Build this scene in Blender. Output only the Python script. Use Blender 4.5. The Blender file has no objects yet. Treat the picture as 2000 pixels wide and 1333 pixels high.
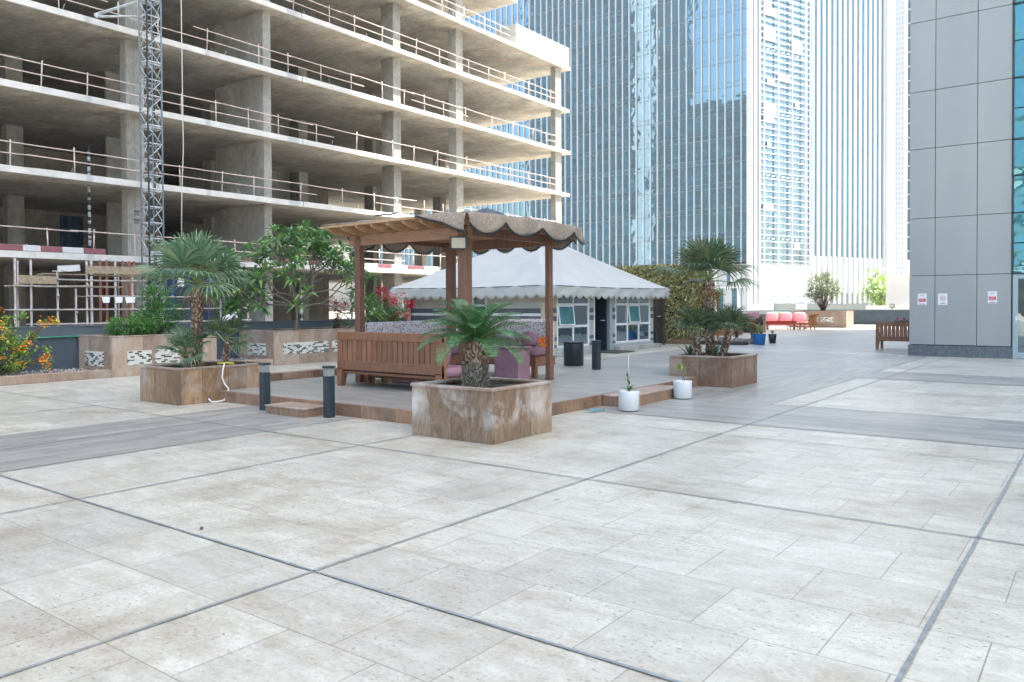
import bpy, math, random
from mathutils import Vector, Matrix
D=bpy.data
R=math.radians
random.seed(7)
SC=bpy.context.scene
COL=SC.collection
# ---------------------------------------------------------------- camera
cam=D.cameras.new('camera'); co=D.objects.new('camera',cam); COL.objects.link(co); SC.camera=co
YAW,PIT,ROLL=R(37.0),R(-0.93),R(-0.27)
fw0=Vector((-math.sin(YAW),math.cos(YAW),0)); rt0=Vector((math.cos(YAW),math.sin(YAW),0)); up0=Vector((0,0,1))
fw=fw0*math.cos(PIT)+up0*math.sin(PIT); up=up0*math.cos(PIT)-fw0*math.sin(PIT)
rt=rt0*math.cos(ROLL)+up*math.sin(ROLL); up=rt.cross(fw)
m=Matrix((( rt.x,up.x,-fw.x,0),(rt.y,up.y,-fw.y,0),(rt.z,up.z,-fw.z,1.5),(0,0,0,1)))
co.matrix_world=m
cam.sensor_width=36; cam.lens=1548/2000*36; cam.shift_y=-0.0222; cam.clip_end=3000; cam.clip_start=.05
# ---------------------------------------------------------------- world, sun, exposure
W=D.worlds.new('World'); SC.world=W; W.use_nodes=True
wn=W.node_tree.nodes; wl=W.node_tree.links
sky=wn.new('ShaderNodeTexSky'); sky.sky_type='NISHITA'; sky.sun_disc=False
SUN_EL=R(66); SUN_AZ=math.atan2(.871,.492)
sky.sun_elevation=SUN_EL; sky.sun_rotation=SUN_AZ; sky.air_density=1.3; sky.dust_density=4.0; sky.ozone_density=1.0
bgn=wn['Background']; bgn.inputs['Strength'].default_value=.15; wl.new(sky.outputs['Color'],bgn.inputs['Color'])
sl=D.lights.new('sun','SUN'); sl.energy=4.6; sl.angle=R(.5); sl.color=(1,.95,.88)
so=D.objects.new('sun',sl); COL.objects.link(so)
sd=Vector((math.sin(SUN_AZ)*math.cos(SUN_EL),math.cos(SUN_AZ)*math.cos(SUN_EL),math.sin(SUN_EL)))
so.rotation_euler=sd.to_track_quat('Z','Y').to_euler(); so.location=sd*60
SC.cycles.max_bounces=16; SC.cycles.diffuse_bounces=10
SC.view_settings.view_transform='Standard'; SC.view_settings.look='None'
SC.view_settings.exposure=1.74; SC.view_settings.gamma=1
# ---------------------------------------------------------------- materials
class NT:
    def __init__(s,name):
        s.m=D.materials.new(name); s.m.use_nodes=True; s.t=s.m.node_tree; s.b=s.t.nodes['Principled BSDF']; s.out=s.t.nodes['Material Output']
    def n(s,ty,**k):
        n=s.t.nodes.new('ShaderNode'+ty)
        for a,v in k.items():
            if a.startswith('i_'):
                key=a[2:].replace('_',' ')
                n.inputs[int(key) if key.isdigit() else key].default_value=v
            else: setattr(n,a,v)
        return n
    def l(s,a,b): s.t.links.new(a,b)
    def coord(s,scale=(1,1,1),rot=(0,0,0),loc=(0,0,0),obj=True):
        c=s.n('TexCoord'); mp=s.n('Mapping'); mp.inputs['Scale'].default_value=scale; mp.inputs['Rotation'].default_value=rot; mp.inputs['Location'].default_value=loc
        s.l(c.outputs['Object'],mp.inputs[0]); return mp.outputs[0]
    def noise(s,sc,det=4,rough=.55,scale=(1,1,1),dist=0,loc=(0,0,0)):
        n=s.n('TexNoise'); n.inputs['Scale'].default_value=sc; n.inputs['Detail'].default_value=det; n.inputs['Roughness'].default_value=rough; n.inputs['Distortion'].default_value=dist
        s.l(s.coord(scale,loc=loc),n.inputs['Vector']); return n.outputs['Fac']
    def ramp(s,fac,stops):
        r=s.n('ValToRGB'); e=r.color_ramp.elements
        while len(e)<len(stops): e.new(.5)
        for el,(p,c) in zip(e,stops): el.position=p; el.color=(*c,1) if len(c)==3 else c
        s.l(fac,r.inputs[0]); return r.outputs[0]
    def mix(s,fac,a,b,mode='MIX'):
        n=s.n('MixRGB',blend_type=mode)
        for i,v in ((0,fac),(1,a),(2,b)):
            if hasattr(v,'is_output'): s.l(v,n.inputs[i])
            elif i==0: n.inputs[0].default_value=v
            else: n.inputs[i].default_value=(*v,1)
        return n.outputs[0]
    def col(s,c):
        if hasattr(c,'is_output'): s.l(c,s.b.inputs['Base Color'])
        else: s.b.inputs['Base Color'].default_value=(*c,1)
    def bump(s,h,st=.3,d=.01):
        n=s.n('Bump'); n.inputs['Strength'].default_value=st; n.inputs['Distance'].default_value=d; s.l(h,n.inputs['Height']); s.l(n.outputs[0],s.b.inputs['Normal'])
    def rough(s,r):
        if hasattr(r,'is_output'): s.l(r,s.b.inputs['Roughness'])
        else: s.b.inputs['Roughness'].default_value=r
    def island(s):
        g=s.n('NewGeometry'); return g.outputs['Random Per Island']
M={}
def simple(name,c,r=.6,var=.15,sc=6,metal=0,bump=0,scale=(1,1,1),spec=.5):
    k=NT(name); f=k.noise(sc,5,.6,scale)
    a=tuple(x*(1-var) for x in c); b=tuple(min(1,x*(1+var)) for x in c)
    k.col(k.ramp(f,[(.3,a),(.7,b)])); k.rough(r); k.b.inputs['Metallic'].default_value=metal; k.b.inputs['Specular IOR Level'].default_value=spec
    if bump: k.bump(f,bump,.01)
    M[name]=k.m; return k.m
simple('white_paint',(.72,.74,.73),.45,.06)
simple('rail_paint',(.62,.52,.48),.5,.25,3)
simple('steel_blue',(.17,.22,.27),.45,.3,5)
simple('steel_light',(.5,.55,.58),.45,.2,5)
simple('scaffold_steel',(.4,.37,.36),.45,.35,2.5)
simple('plank_wood',(.33,.27,.19),.8,.3,6)
simple('dark_metal',(.025,.04,.05),.45,.2,8)
simple('slate_paint',(.06,.085,.11),.55,.18,2.5)
simple('slate_cap',(.1,.135,.155),.5,.12,2.5)
simple('soil',(.06,.05,.04),.95,.5,30,bump=.8)
simple('green_hose',(.05,.3,.2),.4,.1)
simple('rope_white',(.6,.58,.52),.7,.1)
simple('cable_white',(.72,.73,.72),.5,.05)
simple('yellow_plastic',(.6,.5,.05),.5,.1)
simple('mauve_fabric',(.27,.15,.185),.85,.18,5,bump=.2)
simple('beige_canvas',(.42,.41,.37),.85,.08,2)
simple('stripe_grey',(.1,.11,.125),.85,.15,4)
simple('post_beige',(.45,.39,.27),.7,.15,4)
simple('black_plastic',(.015,.022,.026),.35,.3,4)
simple('white_pot',(.68,.71,.71),.25,.05,3)
simple('blue_pot',(.02,.16,.45),.35,.1,3)
simple('red_fabric',(.55,.06,.025),.8,.1)
simple('pink_fabric',(.62,.32,.34),.85,.15,4)
simple('rattan',(.5,.2,.06),.6,.35,20,bump=.3)
simple('cream_lamp',(.5,.49,.4),.3,.05)
simple('rock',(.22,.21,.19),.9,.45,7,bump=.8)
simple('gravel_mat',(.45,.44,.42),.95,.4,40,bump=1)
simple('joint_dark',(.21,.24,.25),.7,.3,12)
simple('dark_gap',(.02,.022,.025),.9,.2)
simple('red_board',(.26,.10,.12),.6,.2,3)
simple('white_board',(.6,.62,.65),.6,.1,3)
simple('alu',(.36,.44,.47),.35,.05,3,metal=.3)
simple('dark_door',(.02,.03,.05),.4,.2)
simple('red_curtain',(.16,.02,.03),.8,.3,4)
simple('mat_dark',(.06,.06,.065),.95,.3,30)
simple('hoarding',(.7,.7,.68),.8,.06,.3)
simple('hoard_grey',(.3,.34,.34),.8,.08,.3)
simple('bounce_sand',(.5,.45,.36),.95,.2,.3)  # sand-coloured ground, made paler to bounce more light up under the slabs
simple('teal_curtain',(.06,.18,.2),.8,.3,4)
simple('interior',(.04,.045,.05),.9,.5,2)
simple('rust_form',(.2,.085,.05),.8,.35,4)
simple('blue_panel',(.025,.07,.15),.6,.3,2)
simple('orange_flower',(.8,.25,.02),.7,.3,9)
simple('yellow_flower',(.75,.5,.03),.7,.25,9)
simple('red_flower',(.55,.02,.07),.7,.25,9)
simple('purple_flower',(.3,.06,.2),.7,.25,9)
simple('cactus_green',(.2,.22,.05),.6,.3,9)
simple('paper',(.75,.77,.78),.7,.03)
simple('red_print',(.6,.03,.04),.6,.05)
simple('black_print',(.03,.03,.03),.6,.05)
simple('bark_grey',(.2,.18,.15),.9,.3,15,bump=.5)
simple('bark_dark',(.08,.09,.1),.8,.3,15)
simple('twig',(.14,.1,.07),.9,.3,15)
simple('far_white',(.55,.58,.6),.7,.05,.2)
simple('scrap_teal',(.05,.3,.32),.4,.1)
simple('pillar_white',(.6,.63,.66),.4,.04,.5)
simple('fin_white',(.5,.53,.55),.5,.05,.5)
simple('pod_grey',(.42,.46,.5),.6,.1,.2)
simple('grey_frame',(.4,.45,.47),.5,.05,.5)

def wood(name,c1,c2,axis_scale=(1,1,12),sc=3,r=.5):
    k=NT(name); f=k.noise(sc,6,.65,axis_scale,1.2); isl=k.island()
    base=k.ramp(f,[(.25,c1),(.75,c2)])
    tint=k.ramp(isl,[(0,(.78,.74,.72)),(1,(1.15,1.1,1.05))])
    k.col(k.mix(1,base,tint,'MULTIPLY')); k.rough(r); k.bump(f,.25,.005); M[name]=k.m
wood('bench_wood',(.18,.082,.045),(.34,.175,.10),(6,6,1.2),3)
wood('post_wood',(.125,.063,.042),(.26,.145,.095),(10,10,.8),3)
wood('beam_wood',(.24,.13,.09),(.45,.29,.2),(1,5,6),3,.7)
wood('rafter_wood',(.36,.22,.12),(.62,.43,.26),(5,1,5),3,.7)
wood('dark_timber',(.035,.03,.022),(.1,.08,.06),(8,8,1),3,.8)
wood('orange_wood',(.3,.12,.05),(.5,.25,.12),(1,1,5),3,.7)

# concrete with formwork patches
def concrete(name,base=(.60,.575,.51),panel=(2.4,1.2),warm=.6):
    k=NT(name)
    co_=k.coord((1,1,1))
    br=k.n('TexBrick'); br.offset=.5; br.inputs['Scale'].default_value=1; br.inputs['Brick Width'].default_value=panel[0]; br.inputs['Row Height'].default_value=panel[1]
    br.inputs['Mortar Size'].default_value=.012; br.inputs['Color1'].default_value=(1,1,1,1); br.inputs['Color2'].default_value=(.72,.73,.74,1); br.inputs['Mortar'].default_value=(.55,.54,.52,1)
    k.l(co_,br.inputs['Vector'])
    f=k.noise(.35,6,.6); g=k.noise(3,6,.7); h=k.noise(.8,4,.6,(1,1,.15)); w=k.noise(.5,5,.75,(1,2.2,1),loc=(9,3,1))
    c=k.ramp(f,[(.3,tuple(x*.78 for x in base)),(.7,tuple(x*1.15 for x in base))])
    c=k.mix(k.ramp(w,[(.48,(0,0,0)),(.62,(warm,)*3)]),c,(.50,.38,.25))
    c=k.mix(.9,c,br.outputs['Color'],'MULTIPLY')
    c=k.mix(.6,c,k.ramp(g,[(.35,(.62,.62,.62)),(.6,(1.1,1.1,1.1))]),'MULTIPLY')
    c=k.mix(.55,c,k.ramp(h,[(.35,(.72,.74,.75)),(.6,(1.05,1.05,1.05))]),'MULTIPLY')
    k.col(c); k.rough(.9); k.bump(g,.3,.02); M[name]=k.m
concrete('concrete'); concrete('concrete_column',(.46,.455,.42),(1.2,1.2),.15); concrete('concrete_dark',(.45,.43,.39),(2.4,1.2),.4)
k=NT('fascia'); f=k.noise(1.2,5,.6,(1,1,2)); g=k.noise(.55,3,.5,(0,1,0))
c=k.ramp(f,[(.3,(.55,.56,.55)),(.7,(.74,.74,.71))]); c=k.mix(k.ramp(g,[(.58,(0,0,0)),(.63,(.5,.5,.5))]),c,(.28,.33,.38)); k.col(c); k.rough(.85); M['fascia']=k.m

# travertine terrace
k=NT('travertine')
def bricktone(k,w,h,c1,c2,mort,ms,off=.5,loc=(0,0,0),rot=(0,0,0)):
    br=k.n('TexBrick'); br.offset=off; br.inputs['Scale'].default_value=1; br.inputs['Brick Width'].default_value=w; br.inputs['Row Height'].default_value=h
    br.inputs['Mortar Size'].default_value=ms; br.inputs['Mortar Smooth'].default_value=.3; br.inputs['Bias'].default_value=0
    for n_,c_ in (('Color1',c1),('Color2',c2),('Mortar',mort)): br.inputs[n_].default_value=(*c_,1)
    k.l(k.coord(loc=loc,rot=rot),br.inputs['Vector']); return br
# dark joints run at x=-.66-2.92k, y=2.88+2.92k
br=bricktone(k,.584,.584,(1.06,1.06,1.04),(.87,.865,.85),(.48,.45,.4),.0042,.5,(.99,-2.88,0))
vein=k.noise(2.2,8,.72,(1,3.2,1),.6); pits=k.noise(30,5,.7,(.8,1.35,1)); big=k.noise(.45,5,.6); stain=k.noise(.9,6,.72,(1,1,1),.3,(4,7,0)); mott=k.noise(7,8,.75)
c=k.ramp(vein,[(.3,(.44,.425,.355)),(.5,(.535,.53,.46)),(.72,(.615,.62,.56))])
c=k.mix(.85,c,br.outputs['Color'],'MULTIPLY')
c=k.mix(.6,c,k.ramp(big,[(.35,(.84,.85,.86)),(.65,(1.06,1.05,1.03))]),'MULTIPLY')
c=k.mix(.6,c,k.ramp(mott,[(.35,(.8,.79,.78)),(.62,(1.06,1.06,1.06))]),'MULTIPLY')
sm=k.ramp(stain,[(.5,(0,0,0)),(.63,(.85,.85,.85))]); sm2=k.mix(1,sm,k.ramp(mott,[(.4,(.15,.15,.15)),(.6,(1,1,1))]),'MULTIPLY')
c=k.mix(sm2,c,(.30,.25,.18))
fine=k.noise(38,6,.8); c=k.mix(.75,c,k.ramp(fine,[(.36,(.74,.735,.72)),(.5,(.99,.99,.99)),(.66,(1.1,1.1,1.1))]),'MULTIPLY')
pm=k.ramp(pits,[(.575,(0,0,0)),(.63,(.9,.9,.9))])
pm=k.mix(1,pm,k.ramp(k.noise(1.1,5,.7,loc=(2,2,2)),[(.4,(.08,.08,.08)),(.56,(1,1,1))]),'MULTIPLY')
c=k.mix(pm,c,(.2,.17,.14)); k.col(c)
k.rough(k.ramp(k.noise(1.6,5,.6),[(.3,(.27,.27,.27)),(.7,(.46,.46,.46))])); k.b.inputs['Specular IOR Level'].default_value=.6
k.bump(pits,.12,.003); M['travertine']=k.m
def greyplank(name,along_x=True,w=1.2,h=.15,c1=(.235,.235,.215),c2=(.36,.36,.335)):
    k=NT(name); rot=(0,0,0) if along_x else (0,0,R(90))
    br=bricktone(k,w,h,(1.16,1.15,1.13),(.76,.77,.79),(.42,.42,.42),.004,.37,rot=rot)
    s=(1,9,1) if along_x else (9,1,1)
    g=k.noise(1.6,6,.65,s,.4); b=k.noise(.7,4,.6)
    c=k.ramp(g,[(.3,c1),(.7,c2)]); c=k.mix(.8,c,br.outputs['Color'],'MULTIPLY')
    c=k.mix(.6,c,k.ramp(b,[(.35,(.82,.82,.82)),(.65,(1.12,1.1,1.08))]),'MULTIPLY')
    k.col(c); k.rough(.38); k.bump(br.outputs['Fac'],-.15,.003); M[name]=k.m
greyplank('deck_plank',True); greyplank('plank_x',True); greyplank('plank_y',False)
greyplank('pale_plank',True,1.2,.2,(.33,.33,.31),(.45,.45,.42))
# brown sandstone cladding
def sandstone(name,c=((.13,.085,.055),(.26,.18,.12),(.42,.32,.23)),salt=.85,band=True):
    k=NT(name); isl=k.island()
    v=k.noise(2.4,8,.7,(3.4,3.4,.9),2.6); base=k.ramp(v,[(.25,c[0]),(.5,c[1]),(.75,c[2])])
    tint=k.ramp(isl,[(0,(.68,.66,.66)),(.4,(.95,.93,.9)),(.7,(1.05,1.08,1.1)),(1,(1.28,1.2,1.12))])
    base=k.mix(1,base,tint,'MULTIPLY')
    s=k.noise(1.3,7,.66,(1.7,1.7,1.0),.5,(3.4,1,0)); sm=k.ramp(s,[(.46,(0,0,0)),(.66,(salt,)*3)])
    if band:
        c_=k.n('TexCoord'); sx=k.n('SeparateXYZ'); k.l(c_.outputs['Object'],sx.inputs[0]); wz=k.n('MapRange'); k.l(sx.outputs[2],wz.inputs[0]); wz.inputs['From Min'].default_value=0; wz.inputs['From Max'].default_value=.62
        sm=k.mix(1,sm,k.ramp(wz.outputs[0],[(.22,(.08,.08,.08)),(.42,(1,1,1)),(.78,(.8,.8,.8)),(.95,(.15,.15,.15))]),'MULTIPLY')
        dk=k.noise(1.6,5,.6,(1.5,1.5,1),.4,(7,7,2)); base=k.mix(k.ramp(dk,[(.5,(0,0,0)),(.7,(.6,.6,.6))]),base,(.1,.07,.05))
    base=k.mix(sm,base,(.66,.65,.63))
    k.col(base); k.rough(k.ramp(v,[(.3,(.35,.35,.35)),(.7,(.6,.6,.6))])); k.bump(v,.25,.004); M[name]=k.m
sandstone('sandstone',((.14,.088,.05),(.29,.195,.12),(.46,.34,.235)),.9); sandstone('sandstone_tan',((.15,.085,.045),(.31,.195,.11),(.45,.32,.2)),.4); sandstone('sandstone_red',((.15,.085,.05),(.27,.165,.105),(.38,.26,.18)),.25)
sandstone('sandstone_pale',((.30,.2,.14),(.42,.305,.22),(.52,.42,.34)),.25,False)
sandstone('stone_rim',((.2,.14,.1),(.3,.22,.17),(.42,.34,.27)),.5,False)
k=NT('mosaic'); br=bricktone(k,.16,.045,(.62,.62,.56),(.5,.5,.44),(.42,.42,.38),.003,.5)
k.t.nodes.remove(br)
c_=k.coord(); sx=k.n('SeparateXYZ'); k.l(c_,sx.inputs[0]); ad=k.n('Math',operation='ADD'); k.l(sx.outputs[0],ad.inputs[0]); k.l(sx.outputs[1],ad.inputs[1]); cb=k.n('CombineXYZ'); k.l(ad.outputs[0],cb.inputs[0]); k.l(sx.outputs[2],cb.inputs[1])
br=k.n('TexBrick'); br.offset=.4; br.inputs['Scale'].default_value=1; br.inputs['Brick Width'].default_value=.10; br.inputs['Row Height'].default_value=.036; br.inputs['Mortar Size'].default_value=.003; br.inputs['Bias'].default_value=-.1
for n_,c_ in (('Color1',(.68,.67,.6)),('Color2',(.05,.05,.045)),('Mortar',(.4,.4,.36))): br.inputs[n_].default_value=(*c_,1)
k.l(cb.outputs[0],br.inputs['Vector']); k.col(k.ramp(br.outputs['Color'],[(.3,(.04,.04,.035)),(.36,(.6,.6,.54)),(.7,(.72,.71,.64))])); k.rough(.6); M['mosaic']=k.m
# patterned fabric
k=NT('pattern_fabric'); v=k.n('TexVoronoi'); v.inputs['Scale'].default_value=30; k.l(k.coord((1,1,1)),v.inputs['Vector'])
k.col(k.ramp(v.outputs['Distance'],[(.2,(.05,.045,.08)),(.3,(.22,.12,.19)),(.4,(.62,.59,.61))])); k.rough(.9); M['pattern_fabric']=k.m
# straw mat
k=NT('straw_mat'); n1=k.noise(9,6,.75,(1,3.5,1),2.5); n2=k.noise(2,4,.6)
c=k.ramp(n1,[(.3,(.12,.1,.08)),(.5,(.33,.28,.225)),(.72,(.6,.54,.46))]); c=k.mix(.6,c,k.ramp(n2,[(.3,(.75,.7,.7)),(.7,(1.2,1.15,1.1))]),'MULTIPLY'); k.col(c); k.rough(.95); k.bump(n1,.9,.03); M['straw_mat']=k.m
# tent canvas
k=NT('tent_canvas'); n1=k.noise(1.3,5,.65); n2=k.noise(.6,4,.5)
k.col(k.ramp(n1,[(.3,(.40,.42,.395)),(.7,(.48,.495,.465))])); k.rough(.8); k.bump(n2,.25,.03); M['tent_canvas']=k.m
# metal panels
k=NT('alu_panel'); isl=k.island(); n1=k.noise(1.1,6,.65,(1.5,1.5,.22))
c=k.ramp(isl,[(0,(.34,.365,.36)),(1,(.375,.395,.385))]); c=k.mix(.4,c,k.ramp(n1,[(.3,(.86,.87,.87)),(.7,(1.06,1.06,1.05))]),'MULTIPLY'); k.col(c); k.b.inputs['Metallic'].default_value=.35; k.rough(.42); k.bump(n1,.08,.02); M['alu_panel']=k.m
k=NT('granite'); n1=k.noise(22,6,.8,(1,1,.6),1.5); k.col(k.ramp(n1,[(.35,(.04,.055,.07)),(.6,(.15,.18,.2)),(.75,(.28,.3,.31))])); k.rough(.25); M['granite']=k.m
# glazing
def glass(name,body,refl,mixf,rough=.03,bump=0,bs=.3,isl=.25):
    k=NT(name); t=k.t; r_=k.island()
    bc=k.mix(1,tuple(body),k.ramp(r_,[(0,(1-isl,)*3),(1,(1+isl,)*3)]),'MULTIPLY')
    d=k.n('BsdfDiffuse'); k.l(bc,d.inputs['Color']); g=k.n('BsdfGlossy'); g.inputs['Color'].default_value=(*refl,1); g.inputs['Roughness'].default_value=rough
    lw=k.n('LayerWeight'); lw.inputs['Blend'].default_value=.35
    mr=k.n('MapRange'); k.l(lw.outputs['Facing'],mr.inputs['Value']); mr.inputs['To Min'].default_value=mixf; mr.inputs['To Max'].default_value=1
    mx=k.n('MixShader'); k.l(mr.outputs[0],mx.inputs[0]); k.l(d.outputs[0],mx.inputs[1]); k.l(g.outputs[0],mx.inputs[2]); k.l(mx.outputs[0],k.out.inputs['Surface'])
    if bump:
        f=k.noise(bs,3,.5); b=k.n('Bump'); b.inputs['Strength'].default_value=1; b.inputs['Distance'].default_value=bump; k.l(f,b.inputs['Height']); k.l(b.outputs[0],g.inputs['Normal'])
    M[name]=k.m
glass('tower_glass',(.035,.12,.18),(.50,.74,.86),.36,.02,.035,.25)
glass('teal_glass',(.02,.13,.17),(.32,.68,.76),.3,.03,.16,.7)
glass('window_glass',(.02,.045,.05),(.8,.9,.95),.22,.02,.01,.7)
glass('side_glass',(.05,.1,.14),(.5,.7,.85),.25,.05,.03,.3)
k=NT('lantern_glass'); k.col((.45,.5,.48)); k.rough(.15); k.b.inputs['Transmission Weight'].default_value=.5; M['lantern_glass']=k.m
# foliage
def leafmat(name,cols,r=.45,trans=.25):
    k=NT(name); isl=k.island(); n=len(cols)
    c=k.ramp(isl,[(i/(n-1),cc) for i,cc in enumerate(cols)]); k.col(c); k.rough(r)
    tr=k.n('BsdfTranslucent'); k.l(c,tr.inputs['Color']); mx=k.n('MixShader'); mx.inputs[0].default_value=trans
    k.l(k.b.outputs[0],mx.inputs[1]); k.l(tr.outputs[0],mx.inputs[2]); k.l(mx.outputs[0],k.out.inputs['Surface']); M[name]=k.m
leafmat('fan_leaf',[(.06,.15,.08),(.11,.22,.12),(.18,.3,.17),(.3,.36,.2)])
leafmat('fan_leaf_dark',[(.035,.08,.045),(.07,.14,.07),(.12,.18,.09),(.22,.22,.1)])
leafmat('cycad_leaf',[(.02,.10,.03),(.045,.17,.05),(.1,.24,.08)],.4,.08)
leafmat('tree_leaf',[(.05,.14,.05),(.09,.22,.08),(.16,.32,.09),(.3,.42,.13)])
leafmat('shrub_leaf',[(0.048,0.144,0.048),(0.080,0.240,0.056),(0.160,0.352,0.064)])
leafmat('round_leaf',[(.05,.17,.04),(.1,.27,.06),(.2,.4,.09)])
leafmat('lime_leaf',[(0.121,0.243,0.041),(0.270,0.432,0.068),(0.432,0.567,0.095)])
leafmat('ivy_leaf',[(0.153,0.170,0.051),(0.323,0.323,0.102),(0.544,0.510,0.187),(0.238,0.204,0.119),(0.700,0.646,0.221)])
leafmat('bush_leaf',[(0.070,0.140,0.056),(0.140,0.224,0.084),(0.280,0.364,0.140),(0.224,0.140,0.126)])
leafmat('palm_scale',[(.09,.05,.03),(.22,.13,.08),(.38,.28,.2),(.62,.54,.45)],.85,0)
leafmat('cycad_scale',[(0.084,0.070,0.049),(0.210,0.182,0.140),(0.462,0.448,0.378),(0.140,0.098,0.056)],.85,0)
leafmat('petiole',[(.12,.18,.05),(.25,.28,.1)],.5,0)
leafmat('dead_leaf',[(.2,.12,.05),(.35,.22,.1)],.8,.2)
# ---------------------------------------------------------------- mesh builder
class MB:
    def __init__(s): s.v=[];s.f=[];s.mi=[];s.sm=[];s.mats=[]
    def mat(s,name):
        if name not in s.mats: s.mats.append(name)
        return s.mats.index(name)
    def add(s,vs,fs,m,smooth=False):
        b=len(s.v); s.v+= [tuple(v) for v in vs]; i=s.mat(m)
        for f in fs: s.f.append([b+q for q in f]); s.mi.append(i); s.sm.append(smooth)
    def box(s,a,b,m,c=0):
        x0,y0,z0=[min(p,q) for p,q in zip(a,b)]; x1,y1,z1=[max(p,q) for p,q in zip(a,b)]
        s.add([(x0,y0,z0),(x1,y0,z0),(x1,y1,z0),(x0,y1,z0),(x0,y0,z1),(x1,y0,z1),(x1,y1,z1),(x0,y1,z1)],
              [(0,3,2,1),(4,5,6,7),(0,1,5,4),(1,2,6,5),(2,3,7,6),(3,0,4,7)],m)
    def rbox(s,a,b,m,r=.01):   # box with chamfered vertical and top edges
        x0,y0,z0=[min(p,q) for p,q in zip(a,b)]; x1,y1,z1=[max(p,q) for p,q in zip(a,b)]
        r=min(r,(x1-x0)/2.1,(y1-y0)/2.1,(z1-z0)/2.1)
        def ring(x0,y0,x1,y1,z,q): return [(x0+q,y0,z),(x1-q,y0,z),(x1,y0+q,z),(x1,y1-q,z),(x1-q,y1,z),(x0+q,y1,z),(x0,y1-q,z),(x0,y0+q,z)]
        v=ring(x0+r,y0+r,x1-r,y1-r,z0,r*.5)+ring(x0,y0,x1,y1,z0+r,r)+ring(x0,y0,x1,y1,z1-r,r)+ring(x0+r,y0+r,x1-r,y1-r,z1,r*.5)
        f=[tuple(range(7,-1,-1)),tuple(range(24,32))]
        for k_ in range(3):
            for i in range(8): j=(i+1)%8; f.append((k_*8+i,k_*8+j,k_*8+8+j,k_*8+8+i))
        s.add(v,f,m,False)
    def obox(s,c,ax,ay,az,m):  # centre, half-axis vectors
        c=Vector(c);ax=Vector(ax);ay=Vector(ay);az=Vector(az)
        v=[c+ax*i+ay*j+az*k_ for k_ in(-1,1) for j in(-1,1) for i in(-1,1)]
        s.add(v,[(0,2,3,1),(4,5,7,6),(0,1,5,4),(1,3,7,5),(3,2,6,7),(2,0,4,6)],m)
    def bar(s,p,q,w,h,m,upv=(0,0,1)):
        p=Vector(p);q=Vector(q);d=(q-p);L=d.length
        if L<1e-6:return
        d/=L;u=Vector(upv); 
        if abs(d.dot(u))>.95:u=Vector((1,0,0))
        sx=d.cross(u).normalized();u=sx.cross(d)
        s.obox((p+q)/2,d*L/2,sx*w/2,u*h/2,m)
    def tube(s,pts,r,m,n=8,cap=True):
        pts=[Vector(p) for p in pts];N=len(pts);rs=r if isinstance(r,(list,tuple)) else [r]*N
        vs=[];prev=None
        for i,p in enumerate(pts):
            d=(pts[min(i+1,N-1)]-pts[max(i-1,0)]).normalized()
            if prev is None:
                a=Vector((0,0,1)) if abs(d.z)<.9 else Vector((1,0,0)); x=d.cross(a).normalized()
            else: x=(prev-d*prev.dot(d)).normalized()
            prev=x;y=d.cross(x)
            for k_ in range(n): t=2*math.pi*k_/n; vs.append(p+(x*math.cos(t)+y*math.sin(t))*rs[i])
        fs=[]
        for i in range(N-1):
            for k_ in range(n): a=i*n+k_;b=i*n+(k_+1)%n; fs.append((a,b,b+n,a+n))
        if cap: fs.append(tuple(range(n-1,-1,-1))); fs.append(tuple(range((N-1)*n,N*n)))
        s.add(vs,fs,m,True)
    def lathe(s,prof,c,m,n=24,smooth=True):
        c=Vector(c);vs=[]
        for r,z in prof:
            for k_ in range(n): t=2*math.pi*k_/n; vs.append((c.x+r*math.cos(t),c.y+r*math.sin(t),c.z+z))
        fs=[]
        for i in range(len(prof)-1):
            for k_ in range(n): a=i*n+k_;b=i*n+(k_+1)%n; fs.append((a,b,b+n,a+n))
        fs.append(tuple(range(n-1,-1,-1))); fs.append(tuple(range((len(prof)-1)*n,len(prof)*n)))
        s.add(vs,fs,m,smooth)
    def ball(s,c,r,m,seg=10,rg=7,jit=0,rnd=random):
        c=Vector(c); r=Vector(r) if isinstance(r,(tuple,list,Vector)) else Vector((r,r,r)); vs=[]
        for i in range(rg+1):
            ph=math.pi*i/rg
            for k_ in range(seg):
                t=2*math.pi*k_/seg; q=1+rnd.uniform(-jit,jit)
                vs.append((c.x+r.x*q*math.sin(ph)*math.cos(t),c.y+r.y*q*math.sin(ph)*math.sin(t),c.z+r.z*q*math.cos(ph)))
        fs=[(i*seg+k_,(i+1)*seg+k_,(i+1)*seg+(k_+1)%seg,i*seg+(k_+1)%seg) for i in range(rg) for k_ in range(seg)]
        s.add(vs,fs,m,jit==0)
    def cushion(s,c,half,m,rot=0,tilt=0,p=3.2):
        N=10;vs=[];c=Vector(c);mt=Matrix.Rotation(rot,3,'Z')@Matrix.Rotation(tilt,3,'X')
        def se(a): return math.copysign(abs(a)**(2/p),a)
        for i in range(N+1):
            ph=-math.pi/2+math.pi*i/N
            for k_ in range(16):
                t=2*math.pi*k_/16
                v=Vector((half[0]*se(math.cos(ph))*se(math.cos(t)),half[1]*se(math.cos(ph))*se(math.sin(t)),half[2]*se(math.sin(ph))))
                vs.append(c+mt@v)
        fs=[(i*16+k_,i*16+(k_+1)%16,(i+1)*16+(k_+1)%16,(i+1)*16+k_) for i in range(N) for k_ in range(16)]
        s.add(vs,fs,m,True)
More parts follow.
